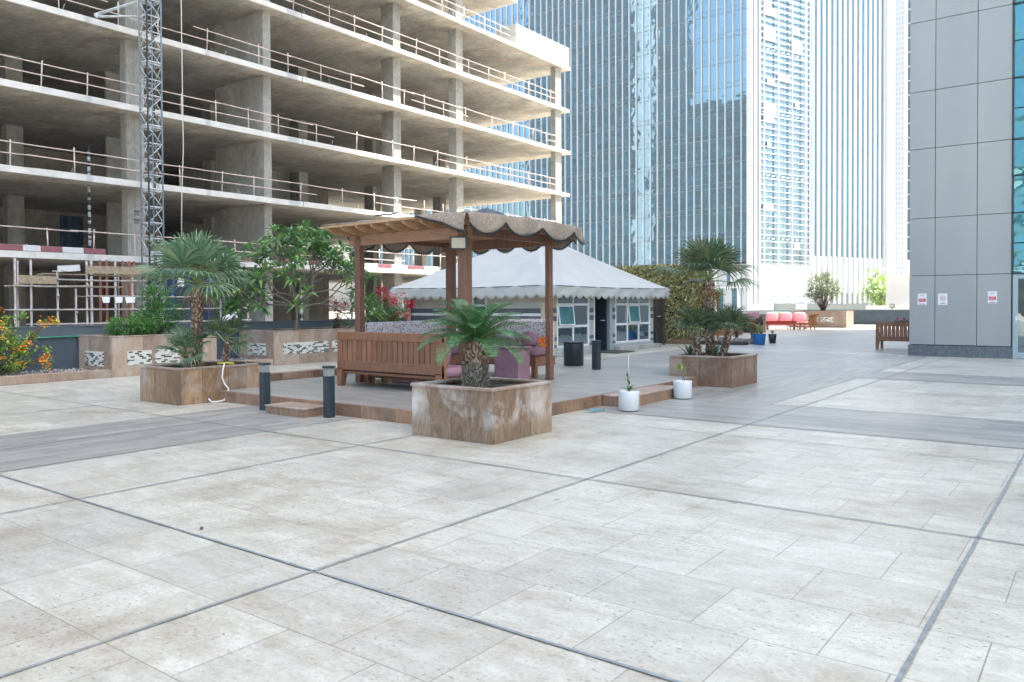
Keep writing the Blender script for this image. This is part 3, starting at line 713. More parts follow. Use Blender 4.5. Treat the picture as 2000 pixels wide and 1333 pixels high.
b.rbox((x0,BY-.02,.005),(x0+.12,BY+.05,2.27),'alu',.006); b.rbox((x0+1.05,BY-.02,.005),(x0+1.15,BY+.05,2.27),'alu',.006); b.rbox((x0+.12,BY-.015,2.15),(x0+1.05,BY+.05,2.27),'alu',.006); b.rbox((x0+.12,BY-.015,.01),(x0+1.05,BY+.05,.17),'alu',.006)
b.box((x0+1.15,BY,.005),(7,BY+.04,2.27),'window_glass')
o=part(b,'door',t); 
def sub(mb,name,parent,base,**k):
    mb.v=[(x-base[0],y-base[1],z-base[2]) for x,y,z in mb.v]; return mb.build(name,parent,**k)
bb=(15,42,0)
b=MB(); b.box((x0+.12,BY,.17),(x0+1.05,BY+.02,2.15),'window_glass'); sub(b,'glass_pane',o,bb)
b=MB(); b.tube([(x0+.085,BY-.02,1.06),(x0+.085,BY-.09,1.06),(x0+.26,BY-.09,1.03)],.014,'white_paint',8); b.rbox((x0+.06,BY-.03,.98),(x0+.11,BY-.02,1.14),'white_paint',.004); sub(b,'handle',o,bb)
b=MB(); b.box((-2.10,BY-.01,.005),(-2.07,BY+.04,2.3),'dark_metal'); part(b,'door_jamb',t)
# notices
def notice(x,z,w,h,kind,label):
    t=thing('notice',label,'sign',(x,BY,z)); b=MB(); y=BY-.004
    b.box((x-w/2,y-.003,z-h/2),(x+w/2,y,z+h/2),'paper'); part(b,'paper',t)
    b=MB(); y-=.0045
    if kind=='prohibit':
        n=20; vs=[];fs=[]
        cz=z+.025; r0,r1=.055,.068
        for i in range(n):
            a=2*math.pi*i/n; vs+= [(x+r0*math.cos(a),y,cz+r0*math.sin(a)),(x+r1*math.cos(a),y,cz+r1*math.sin(a))]
        fs=[(2*i,2*i+1,(2*i+3)%(2*n),(2*i+2)%(2*n)) for i in range(n)]; b.add(vs,fs,'red_print')
        b.bar((x-.045,y-.0005,cz+.04),(x+.045,y-.0005,cz-.04),.0006,.012,'red_print',(0,1,0))
        b.box((x-.03,y-.001,cz-.006),(x+.035,y+.001,cz+.006),'black_print')
        b.box((x-.06,y-.001,z-h/2+.035),(x+.06,y+.001,z-h/2+.05),'black_print')
    else:
        for sx in(-1,1):
            b.tube([(x+sx*.025+.016*math.cos(a/10*6.28),y,z+h/2-.06+.016*math.sin(a/10*6.28)) for a in range(11)],.0035,'red_print',4,False)
        b.box((x-w*.38,y-.001,z-.075),(x+w*.38,y+.001,z+.02),'red_print')
        for q in range(3): b.box((x-w*.3,y-.002,z+.0-.028*q),(x+w*.3-(q%2)*.02,y-.0012,z+.008-.028*q),'paper')
        b.box((x-w*.33,y-.001,z-h/2+.02),(x+w*.33,y+.001,z-h/2+.035),'red_print')
    part(b,'printing',t)
notice(-4.26,1.62,.235,.33,'red','white and red notice left of the first panel joint, leftmost of the three')
notice(-3.74,1.62,.235,.32,'prohibit','white notice with a red prohibition circle on the middle panel')
notice(-2.54,1.66,.22,.33,'red','white and red notice on the panel next to the glass door')

# ================================================================ parapet walls
WX=-18.5
t=thing('parapet_wall','slate blue parapet wall behind the left planters','wall',(WX-.15,15,0))
b=MB(); b.box((WX-.22,-14,-8),(WX,61,.86),'slate_paint'); part(b,'wall',t)
b=MB(); b.box((WX-.26,-14,.861),(WX+.03,61,1.07),'slate_cap'); b.box((WX-.28,-14,1.071),(WX+.045,61,1.09),'slate_cap'); part(b,'coping',t)
t=thing('green_hose','thin green hose running along the slate parapet','hose',(WX+.04,8,.84)); b=MB(); b.tube([(WX+.03,y,.845+.012*math.sin(y*1.7)) for y in [x*.8 for x in range(-4,26)]],.016,'green_hose',6); part(b,'hose',t)
t=thing('far_parapet','long slate grey parapet at the far end of the terrace','wall',(5,61.1,0))
b=MB(); b.box((WX,61.0,-8),(60,61.3,1.0),'slate_paint'); part(b,'wall',t)
b=MB(); b.box((WX,60.96,1.001),(60,61.34,1.08),'slate_cap'); part(b,'coping',t)
# floodlight on the far parapet
t=thing('floodlight','small floodlight on a bracket above the far parapet','floodlight',(-12.2,61.1,1.08))
b=MB(); b.rbox((-12.45,61.0,1.2),(-12.12,61.12,1.5),'dark_metal',.02); part(b,'housing',t); b=MB(); b.box((-12.41,60.985,1.24),(-12.16,60.999,1.46),'cream_lamp'); part(b,'lens',t)
b=MB(); b.tube([(-12.3,61.1,1.08),(-12.3,61.1,1.26)],.03,'dark_metal',6); part(b,'bracket',t)

# ================================================================ stone planters
def planter(name,x0,y0,x1,y1,h,mat,label,np_=(3,3),rim='stone_rim',soil=.06,wall=.09,group=None,mos=None):
    t=thing(name,label,'planter',((x0+x1)/2,(y0+y1)/2,0),group)
    b=MB(); r=random.Random(int(x0*10)); th=.03
    def cuts(a,c,n):
        L=[a]+[a+(c-a)*(i+r.uniform(-.12,.12))/n for i in range(1,n)]+[c]; return list(zip(L[:-1],L[1:]))
    for (a,c) in cuts(x0,x1,np_[0]):
        b.rbox((a+.002,y0,.002),(c-.002,y0+th,h-.03),mat,.003); b.rbox((a+.002,y1-th,.002),(c-.002,y1,h-.03),mat,.003)
    for (a,c) in cuts(y0+th,y1-th,np_[1]):
        b.rbox((x0,a+.002,.002),(x0+th,c-.002,h-.03),mat,.003); b.rbox((x1-th,a+.002,.002),(x1,c-.002,h-.03),mat,.003)
    part(b,'stone_cladding',t)
    b=MB(); o=.012; w=wall
    b.rbox((x0-o,y0-o,h-.03),(x1+o,y0+w,h),rim,.004); b.rbox((x0-o,y1-w,h-.03),(x1+o,y1+o,h),rim,.004)
    b.rbox((x0-o,y0+w+.001,h-.03),(x0+w,y1-w-.001,h),rim,.004); b.rbox((x1-w,y0+w+.001,h-.03),(x1+o,y1-w-.001,h),rim,.004)
    part(b,'rim',t)
    b=MB(); n=8; vs=[]; 
    for i in range(n+1):
        for j in range(n+1): vs.append((x0+th+(x1-x0-2*th)*i/n,y0+th+(y1-y0-2*th)*j/n,h-soil+r.uniform(-.015,.015)))
    b.add(vs,[(i*(n+1)+j,(i+1)*(n+1)+j,(i+1)*(n+1)+j+1,i*(n+1)+j+1) for i in range(n) for j in range(n)],'soil',True)
    part(b,'soil',t)
    for (axis,a,c,za,zb_) in (mos or []):
        b=MB()
        if axis=='y': b.box((a,y0-.006,za),(c,y0-.0005,zb_),'mosaic')
        else: b.box((x1+.0005,a,za),(x1+.006,c,zb_),'mosaic')
        part(b,'mosaic_panel',t)
    return t
planter('stone_planter',-6.49,6.66,-5.29,7.8,.60,'sandstone','square streaked brown stone planter in the foreground holding the sago palm',(4,3))
planter('stone_planter',-12.42,6.55,-11.27,8.16,.565,'sandstone_tan','brown stone planter with the fan palm at the left front corner of the deck',(3,4))
planter('stone_planter',-6.6,13.66,-5.37,14.92,.56,'sandstone_red','reddish brown stone planter with a fan palm at the right of the deck',(4,2))
planter('long_planter',-18.47,8.34,-17.0,10.85,.885,'sandstone_pale','pale stone planter with green shrubs against the slate parapet at left',(3,4),mos=[('y',-18.15,-17.3,.22,.54),('x',8.69,9.24,.24,.55),('x',9.32,9.9,.24,.55)])
planter('long_planter',-18.47,12.45,-17.0,18.2,.885,'sandstone_pale','long pale stone planter with the frangipani tree against the slate parapet',(3,8),mos=[('y',-18.1,-17.3,.24,.55),('x',12.75,14.24,.26,.56),('x',14.36,15.2,.26,.56)])
planter('long_planter',-16.6,51.9,-13.05,53.6,1.06,'sandstone_pale','pale stone planter holding the tall bush by the far parapet',(4,2),mos=[('y',-15.6,-14.75,.35,.68),('y',-14.6,-13.8,.35,.68)])
def lowkerb(y0,y1,label):
    t=thing('low_kerb',label,'kerb',(-17.1,(y0+y1)/2,0)); b=MB(); n=max(1,round((y1-y0)/1.2)); L=(y1-y0)/n
    for i in range(n): b.rbox((-17.28,y0+L*i+.002,.002),(-17.0,y0+L*(i+1)-.002,.165),'sandstone_pale',.005)
    part(b,'stones',t)
    b=MB(); r=random.Random(int(y0)); b.box((WX,y0,.002),(-17.285,y1,.12),'gravel_mat'); 
    o=b.build('gravel_bed',kind='stuff'); tag(o,'bed of pale gravel between kerb and parapet','gravel')
    b=MB()
    for i in range(int((y1-y0)*170)): b.ball((r.uniform(WX+.05,-17.3),r.uniform(y0,y1),.125+r.uniform(0,.02)),r.uniform(.012,.03),'rock' if r.random()<.65 else 'gravel_mat',5,3,.2,r)
    o=b.build('gravel',kind='stuff'); tag(o,'loose pale pebbles on the bed by the parapet','gravel')
lowkerb(-4,8.335,'long low brown kerb holding the gravel bed at the far left')
lowkerb(10.86,12.44,'short low brown kerb between the two long pale planters')

# ================================================================ bollards
def bollard(x,y,z,h,label,w=.115,lantern=True,group='lantern bollards'):
    t=thing('bollard',label,'bollard',(x,y,z),group); hh=h-(.14 if lantern else .03)
    b=MB(); b.rbox((x-w/2,y-w/2,z),(x+w/2,y+w/2,z+hh),'dark_metal',.006); part(b,'post',t)
    if lantern:
        b=MB(); q=w/2*.92; b.rbox((x-q,y-q,z+hh+.001),(x+q,y+q,z+hh+.11),'lantern_glass',.004); part(b,'lantern',t)
        b=MB(); b.tube([(x,y,z+hh),(x,y,z+hh+.08)],.02,'cream_lamp',8); part(b,'bulb',t)
    b=MB(); q=w/2*1.15; b.rbox((x-q,y-q,z+h-.03),(x+q,y+q,z+h),'dark_metal',.006); part(b,'cap',t)
    return t
bollard(-9.75,6.99,0,.69,'dark square lantern bollard at the left end of the stone step')
bollard(-8.38,7.02,0,.70,'dark square lantern bollard at the right end of the stone step')
bollard(-8.45,14.1,.17,.60,'plain dark bollard on the deck in front of the tent door',.14,False,None)
bollard(-13.4,26.6,0,.5,'small black bollard at the right front corner of the tent',.14,False,None)

# ================================================================ pergola
t=thing('pergola','brown timber pergola with a straw mat roof over the benches','pergola',(-9.3,10.6,.17))
PB=2.56
posts=dict(L=(-10.5,9.5,.13),N=(-8.08,9.5,.165),R_=(-8.02,11.75,.105),B=(-10.33,11.72,.15))
for n_,(x,y,s_) in posts.items():
    b=MB(); b.rbox((x-s_/2,y-s_/2,.171),(x+s_/2,y+s_/2,PB+.12),'post_wood',.008)
    if n_=='R_': b.box((x-s_/2-.006,y-s_/2-.006,.172),(x+s_/2+.006,y+s_/2+.006,.2),'post_wood')
    part(b,'post',t)
def beam(p,q,w,h,m_='beam_wood',nm='beam'):
    b=MB(); b.bar(p,q,w,h,m_); part(b,nm,t)
beam((-10.72,9.5,PB+.09),(-7.95,9.5,PB+.09),.07,.18)
beam((-10.55,11.73,PB+.09),(-7.85,11.73,PB+.09),.07,.18,'post_wood')
beam((-10.5,9.44,PB+.16),(-10.5,11.85,PB+.16),.07,.15,'post_wood')
beam((-8.07,9.40,PB+.12),(-8.02,11.95,PB+.12),.07,.16,'post_wood')
for i in range(9):
    x=-10.74+i*.365
    b=MB(); y0,y1=8.98,12.15; zc=PB+.225
    # rafter with a curved, undercut tip
    prof=[(y0,.05),(y0+.02,.015),(y0+.1,-.01),(y0+.22,-.045),(y0+.4,-.055)]
    vs=[];w=.055
    for (y,dz) in prof+[(y1,-.055)]:
        for sx in(-1,1): vs+=[(x+sx*w/2,y,zc+dz),(x+sx*w/2,y,zc+.06)]
    fs=[]
    n=len(prof)
    for k_ in range(n): a=k_*4; fs+=[(a,a+4,a+5,a+1),(a+2,a+3,a+7,a+6),(a,a+2,a+6,a+4),(a+1,a+5,a+7,a+3)]
    fs+=[(0,1,3,2),(n*4,n*4+2,n*4+3,n*4+1)]
    b.add(vs,fs,'rafter_wood'); part(b,'rafter',t)
b=MB(); rr=random.Random(9)
for i in range(18):
    y=8.95+i*.18; b.box((-10.86,y,PB+.288),(-7.72,y+.172,PB+.303+rr.uniform(0,.006)),'rafter_wood')
part(b,'roof_boards',t)
# fascia strip at the rafter ends
b=MB(); b.bar((-10.86,8.95,PB+.29),(-8.5,8.93,PB+.31),.02,.035,'rafter_wood'); part(b,'edge_batten',t)
# straw mat: top sheet with folds, and a hanging scalloped edge
def wob(x,y): return .010*math.sin(x*5.1+y*2)+.010*math.sin(y*6.3+x)+.008*math.sin(x*13+y*9)
b=MB(); nx,ny=30,34
X0,X1,Y0,Y1=-10.82,-7.56,8.93,12.15
vs=[]
for i in range(nx+1):
    for j in range(ny+1):
        x=X0+(X1-X0)*i/nx; y=Y0+(Y1-Y0)*j/ny
        z=PB+.335+wob(x,y)*(.5+.7*(i/nx))*(1 if y>9.1 or x>-8.6 else .3)+(.05*math.exp(-((x+9.9)**2)*6) if y>9.1 else 0)
        vs.append((x,y,z))
b.add(vs,[(i*(ny+1)+j,(i+1)*(ny+1)+j,(i+1)*(ny+1)+j+1,i*(ny+1)+j+1) for i in range(nx) for j in range(ny)],'straw_mat',True)
o=part(b,'straw_mat',t); md=o.modifiers.new('s','SOLIDIFY'); md.thickness=.02; md.offset=-1
# scallop depth along y
def scal(y,y0,per,lo,hi):
    u=((y-y0)/per)%1.0; return lo+(hi-lo)*abs(math.sin(math.pi*u))**.75
def valance(pts,deps,outv,name):
    # pts: top edge points, deps: drop at each, outv: outward unit vector
    b=MB(); vs=[];K=6;n=len(pts)
    for p,d in zip(pts,deps):
        p=Vector(p)
        for k_ in range(K+1):
            u=k_/K; vs.append(p+Vector(outv)*(.05*math.sin(u*1.7)+.012*math.sin(p.y*9+p.x*9+u*3))+Vector((0,0,-d*u)))
    b.add(vs,[(i*(K+1)+k_,(i+1)*(K+1)+k_,(i+1)*(K+1)+k_+1,i*(K+1)+k_+1) for i in range(n-1) for k_ in range(K)],'straw_mat',True)
    o=part(b,name,t); md=o.modifiers.new('s','SOLIDIFY'); md.thickness=.006
    b=MB(); L=[Vector(p)+Vector(outv)*(.05*math.sin(1.7)+.012*math.sin(p[1]*9+p[0]*9+3))+Vector((0,0,-d)) for p,d in zip(pts,deps)]
    b.tube(L,.014,'black_plastic',5)
    for i in range(len(L)-1):
        for q in range(3):
            p=L[i].lerp(L[i+1],q/3); b.tube([p,p+Vector((random.uniform(-.008,.008),random.uniform(-.008,.008),-.035))],.004,'black_plastic',3,False)
    part(b,'black_trim',t)
ys=[8.93+i*.05 for i in range(65)]
valance([(-7.56,y,PB+.345+wob(-7.56,y)) for y in ys],[scal(y,8.86,.972,.10,.31) for y in ys],(1,0,0),'scalloped_edge')
xs2=[-8.55+i*.05 for i in range(20)]+[-7.56]
valance([(x,8.93,PB+.345+wob(x,8.93)*.8) for x in xs2],[.02+.28*((x+8.55)/.99)**1.15 for x in xs2],(0,-1,0),'scalloped_edge')
ys=[9.6+i*.05 for i in range(50)]
valance([(-10.9,y,PB+.33) for y in ys],[scal(y,9.6,.8,.12,.36) for y in ys],(-1,0,0),'scalloped_edge')
xs3=[-10.9+i*.06 for i in range(54)]
valance([(x,12.16,PB+.33) for x in xs3],[scal(x,-10.9,.62,.18,.36) for x in xs3],(0,1,0),'scalloped_edge')
b=MB()
rr=random.Random(2)
for i in range(5):
    y=9.5+i*.6; b.tube([(-8.6+rr.uniform(-.4,.4),y,PB+.38),(-8.3,y+.1,PB+.39),(-8.0,y+.05,PB+.375),(-7.7,y+.12,PB+.37)],.012,'straw_mat',5)
b.tube([(-9.6,9.0,PB+.41),(-9.45,9.1,PB+.43),(-9.3,9.05,PB+.41),(-9.15,9.1,PB+.44)],.012,'black_plastic',5)
b.add([(-8.1,9.5,PB+.39),(-7.95,9.9,PB+.5),(-7.85,10.3,PB+.42),(-8.0,10.0,PB+.38)],[(0,1,2,3)],'steel_blue')
part(b,'roof_ties',t)
# floodlight on the near corner post
t=thing('floodlight','square floodlight with cream lens on the nearest pergola post','floodlight',(-8.1,9.36,2.5),rz=0)
fd=Vector((math.sin(R(37.5)),-math.cos(R(37.5)),-.12)).normalized(); fs_=fd.cross(Vector((0,0,1))).normalized(); fu=fs_.cross(fd)
c0=Vector((-8.06,9.33,2.475))
b=MB(); b.obox(c0,fd*.035,fs_*.135,fu*.10,'dark_metal'); part(b,'housing',t)
b=MB(); b.obox(c0+fd*.037,fd*.004,fs_*.105,fu*.078,'cream_lamp'); part(b,'lens',t)
b=MB(); b.bar((-8.1,9.40,2.58),c0+fu*.1,.03,.02,'dark_metal'); part(b,'bracket',t)

# ================================================================ benches and sofas
def bench(name,x0,x1,yb,z0,label,topz,seatz,depth=.68,facing=1,cush='mauve_fabric'):
    # back plane along x at y=yb, seat towards +y
    t=thing(name,label,'bench',((x0+x1)/2,yb+depth/2,z0)); f=facing
    H=topz-z0
    for (xa,xc) in ((x0,x0+.07),(x1-.07,x1)):
        # side panel that tapers into a leg
        b=MB(); vs=[];
        prof=[(yb,z0),(yb+.11,z0),(yb+.16,z0+.26),(yb+depth-.12,z0+.26),(yb+depth-.08,z0),(yb+depth,z0),(yb+depth,seatz+.1),(yb+.12,seatz+.14),(yb+.1,topz),(yb-.0,topz)]
        prof=[(yb+(y-yb)*f,z) for y,z in prof]
        # as strips: back stile, arm, front leg
        def poly(pp): 
            n=len(pp); b.add([(xa,y,z) for y,z in pp]+[(xc,y,z) for y,z in pp],[tuple(range(n)),tuple(range(2*n-1,n-1,-1))]+[(i,(i+1)%n+0,(i+1)%n+n,i+n) for i in range(n)],'bench_wood')
        poly([prof[0],prof[1],prof[2],prof[7],prof[8],prof[9]]); poly([prof[2],prof[3],prof[6],prof[7]]); poly([prof[3],prof[4],prof[5],prof[6]])
        part(b,'side_panel',t)
    for xa in (x0,x1):
        s_=1 if xa==x0 else -1
        b=MB(); q=.13
        vs=[(xa,yb,z0),(xa+s_*q*.55,yb,z0),(xa+s_*q,yb,z0+.3),(xa,yb,z0+.3)]; vs=[(x,y-.012*f,z) for x,y,z in vs]+[(x,y+.05*f,z) for x,y,z in vs]
        b.add(vs,[(0,1,2,3),(7,6,5,4),(0,4,5,1),(1,5,6,2),(2,6,7,3),(3,7,4,0)],'bench_wood'); part(b,'leg',t)
    b=MB(); b.rbox((x0+.0,yb-.012*f,topz-.135),(x1,yb+.05*f,topz),'bench_wood',.006); b.rbox((x0+.0,yb-.012*f,z0+.28),(x1,yb+.05*f,z0+.43),'bench_wood',.006)
    part(b,'back_rails',t)
    b=MB(); n=int((x1-x0)/.115); L=(x1-x0-.02)/n; r=random.Random(int(x0*7))
    for i in range(n):
        sk=r.uniform(-.006,.006); xa=x0+.01+L*i; 
        vs=[(xa+.008,yb+.005*f,z0+.43),(xa+L-.008,yb+.005*f,z0+.43),(xa+L-.008+sk,yb+.005*f,topz-.135),(xa+.008+sk,yb+.005*f,topz-.135)]; vs=vs+[(x,y+.025*f,z) for x,y,z in vs]
        b.add(vs,[(0,1,2,3),(7,6,5,4),(0,4,5,1),(1,5,6,2),(2,6,7,3),(3,7,4,0)],'bench_wood')
    part(b,'back_slats',t)
    b=MB(); b.box((x0+.07,yb+.05*f,seatz-.04),(x1-.07,yb+(depth-.02)*f,seatz),'bench_wood'); b.box((x0+.07,yb+(depth-.05)*f,seatz-.16),(x1-.07,yb+(depth-.02)*f,seatz-.041),'bench_wood'); part(b,'seat',t)
    return t
bench('bench',-10.33,-7.98,8.84,.17,'slatted brown wooden bench seen from behind on the deck, left of the sago palm',1.075,.42,.72)
for i,(x,w) in enumerate(((-9.7,.58),(-8.5,.58))):
    t=thing('seat_cushion',['mauve seat cushion on the left half of the slatted bench','mauve seat cushion on the right half of the slatted bench'][i],'cushion',(x,9.2,.42)); b=MB(); b.cushion((x,9.22,.49),(w,.31,.075),'mauve_fabric',0,0,8); part(b,'cover',t)
t=thing('back_cushion','mauve back cushion at the right end of the slatted bench','cushion',(-8.2,9.0,.57)); b=MB(); b.cushion((-8.25,9.0,.75),(.27,.09,.19),'mauve_fabric',0,-.15,4); part(b,'cover',t)
# patterned sofas
def sofa(x0,x1,y0,y1,label,side):
    z0=.17
    t=thing('sofa',label,'sofa',((x0+x1)/2,(y0+y1)/2,z0)); 
    sd_=.66
    b=MB()
    if side=='y': b.rbox((x0,y1-.2,z0+.3),(x1,y1,1.24),'pattern_fabric',.05)
    else: b.rbox((x0,y0,z0+.3),(x0+.2,y1,1.21),'pattern_fabric',.05)
    part(b,'backrest',t)
    b=MB()
    if side=='y':
        b.rbox((x0,y1-sd_-.06,.56),(x1,y1-.2,.72),'mauve_fabric',.04); 
    else: b.rbox((x0+.2,y0,.56),(x0+sd_,y1,.72),'mauve_fabric',.04)
    part(b,'seat_cushion',t)
    b=MB()
    if side=='y': b.box((x0,y1-sd_,.38),(x1,y1-.02,.555),'bench_wood')
    else: b.box((x0+.02,y0+.0,.38),(x0+sd_-.02,y1,.555),'bench_wood')
    part(b,'frame',t)
    for (x,y) in ((x0+.06,y0+.06 if side=='x' else y1-sd_+.05),(x1-.06,y0+.06 if side=='x' else y1-sd_+.05),(x0+.06,y1-.08),(x1-.06,y1-.08)):
        if side=='x': x=min(x,x0+sd_-.08)
        b=MB(); b.rbox((x-.045,y-.045,z0+.001),(x+.045,y+.045,.38),'bench_wood',.004); part(b,'leg',t)
sofa(-10.4,-8.35,12.0,12.45,'long sofa with white and purple patterned back at the rear of the pergola','y')
sofa(-10.66,-10.0,9.62,11.75,'patterned sofa along the left side of the pergola','x')
t=thing('armrest_panel','brown wooden end panel of the left sofa seen under the slatted bench','panel',(-10.7,9.1,.17)); b=MB(); b.rbox((-10.62,9.52,.171),(-10.2,9.58,.6),'bench_wood',.01); part(b,'panel',t)
for (x,y,r_,l) in ((-9.0,11.93,.1,'small square mauve cushion at the middle of the rear sofa'),(-8.62,11.98,.15,'round mauve bolster on the rear sofa beside the covered table'),(-9.6,11.95,.13,'mauve cushion at the left part of the rear sofa')):
    t=thing('cushion',l,'cushion',(x,y,.72)); b=MB()
    b.cushion((x,y,.72+r_),(r_*1.25,.09 if r_<.14 else .12,r_),'mauve_fabric',0,-.12,3.4 if r_<.14 else 2.4); part(b,'cover',t)
t=thing('stuffed_toy','small orange brown toy sitting at the right end of the rear sofa','toy',(-8.08,11.55,.76)); b=MB(); rr=random.Random(4)
for i in range(46): 
    a=rr.uniform(0,6.28); q=rr.uniform(0,.085); b.leaf((-8.07+q*math.cos(a),11.6+q*math.sin(a),.74+rr.uniform(0,.15)),(math.cos(a),math.sin(a),rr.uniform(.2,1.2)),(0,0,1),.09,.05,'orange_flower')
part(b,'body',t)
# mauve clothed tables
def clothtable(x0,y0,x1,y1,z0,h,label):
    t=thing('covered_table',label,'table',((x0+x1)/2,(y0+y1)/2,z0)); b=MB(); b.rbox((x0,y0,z0+.002),(x1,y1,z0+h-.03),'mauve_fabric',.02); part(b,'skirt',t)
    b=MB(); b.rbox((x0-.03,y0-.03,z0+h-.03),(x1+.03,y1+.03,z0+h),'mauve_fabric',.01); part(b,'top',t)
clothtable(-8.78,11.10,-8.22,11.45,.17,.6,'tall mauve cloth covered side table in front of the rear sofa')
clothtable(-10.0,9.75,-9.45,10.3,.17,.42,'low mauve covered coffee table behind the slatted bench')


# bin
t=thing('drum_bin','short glossy black drum bin right of the pergola','bin',(-9.42,14.75,.17)); b=MB(); b.lathe([(.2,0),(.222,.02),(.222,.46),(.215,.49)],(-9.42,14.75,.171),'black_plastic',26); part(b,'body',t)
b=MB(); b.lathe([(.226,.0),(.232,.01),(.232,.035),(.2,.045)],(-9.42,14.75,.66),'black_plastic',26); part(b,'lid',t)
# right bench by the clad building
bench('bench',-6.12,-4.0,27.95,0,'brown slatted bench half hidden by the corner of the grey clad building',.90,.42,.8)
# ================================================================ tent
TX,TYn,TYf,TXl=-13.0,18.8,25.6,-18.42
t=thing('tent','large tent with pale scalloped canopy and striped canvas walls behind the pergola','tent',(-15.7,22.2,0))
EZ=2.0; OV=.42
def canopy():
    b=MB(); x0,x1,y0,y1=TXl-OV,TX+OV,TYn-OV,TYf+OV; ax,ay,az=-15.7,22.2,4.0
    ez=2.08; N=26; peri=[]
    for i in range(N): peri.append((x0+(x1-x0)*i/N,y0,'y-'))
    for i in range(N): peri.append((x1,y0+(y1-y0)*i/N,'x+'))
    for i in range(N): peri.append((x1-(x1-x0)*i/N,y1,'y+'))
    for i in range(N): peri.append((x0,y1-(y1-y0)*i/N,'x-'))
    K=16; vs=[]; n=len(peri)
    for k_ in range(K+1):
        u=k_/K
        for i,(x,y,s_) in enumerate(peri):
            corner=abs(((i%N)/N)-.0); e=min((i%N)/N,1-(i%N)/N) # 0 at corners .5 mid
            sag=-.10*math.sin(math.pi*min(1,u))*1.0*(math.sin(math.pi*((i%N)/N)))
            z=ez+(az-ez)*(u**1.08)+sag-.03*math.sin(math.pi*((i%N)/N))*(1-u)
            vs.append((x+(ax-x)*u,y+(ay-y)*u,z))
    b.add(vs,[(k_*n+i,k_*n+(i+1)%n,(k_+1)*n+(i+1)%n,(k_+1)*n+i) for k_ in range(K) for i in range(n)],'tent_canvas',True)
    return b,(x0,x1,y0,y1,ez)
b,(x0,x1,y0,y1,ez)=canopy(); o=part(b,'canopy',t)
def tval(p,q,outv,z0):
    b=MB(); L=(Vector(q)-Vector(p)).length; per=L/max(1,round(L/.36)); n=int(L/.03); vs=[];K=4
    for i in range(n+1):
        u=i/n; P_=Vector(p).lerp(Vector(q),u); d=.27+.095*abs(math.sin(math.pi*(u*L)/per)); zz=z0-.03*math.sin(math.pi*u)
        for k_ in range(K+1):
            w=k_/K; vs.append((P_.x+outv[0]*(.015+.02*math.sin(w*3+u*40)+.02*w),P_.y+outv[1]*(.015+.02*math.sin(w*3+u*40)+.02*w),zz-d*w))
    b.add(vs,[(i*(K+1)+k_,(i+1)*(K+1)+k_,(i+1)*(K+1)+k_+1,i*(K+1)+k_+1) for i in range(n) for k_ in range(K)],'tent_canvas',True)
    o=part(b,'valance',t); md=o.modifiers.new('s','SOLIDIFY'); md.thickness=.006
    b=MB(); b.tube([(vs[i*(K+1)+K][0],vs[i*(K+1)+K][1],vs[i*(K+1)+K][2]) for i in range(n+1)],.009,'post_beige',4); b.tube([(Vector(p)+Vector((*outv,0))*.03+Vector((0,0,0))).lerp(Vector(q)+Vector((*outv,0))*.03,u/12)+Vector((0,0,z0-.01-.03*math.sin(math.pi*u/12))) for u in range(13)],.012,'stripe_grey',4); part(b,'piping',t)
tval((x0,y0,0),(x1,y0,0),(0,-1),ez); tval((x1,y0,0),(x1,y1,0),(1,0),ez)
tval((x0,y1,0),(x0,y0,0),(-1,0),ez); tval((x1,y1,0),(x0,y1,0),(0,1),ez)
# -Y canvas wall with stripes and one window gap
b=MB()
b.box((-15.15,TYn,.05),(TX-.06,TYn+.03,2.0),'beige_canvas'); b.box((TXl+.02,TYn,.05),(-15.66,TYn+.03,2.0),'beige_canvas'); b.box((-15.66,TYn,.05),(-15.15,TYn+.03,.80),'beige_canvas')
for za,zb_ in ((1.27,1.41),(1.03,1.18)):
    b.box((-15.15,TYn-.006,za),(TX-.06,TYn-.001,zb_),'stripe_grey'); b.box((TXl+.02,TYn-.006,za),(-15.66,TYn-.001,zb_),'stripe_grey')
for za,zb_ in ((1.19,1.26),(.05,1.02)):
    b.box((-15.15,TYn-.004,za),(TX-.06,TYn-.001,zb_),'white_paint'); b.box((TXl+.02,TYn-.004,za),(-15.66,TYn-.001,zb_),'white_paint')
part(b,'canvas_wall',t)
b=MB(); b.box((TXl,TYn,.05),(TXl+.03,TYf,2.0),'beige_canvas'); b.box((TXl,TYf,.05),(TX,TYf+.03,2.0),'beige_canvas'); part(b,'rear_canvas',t)
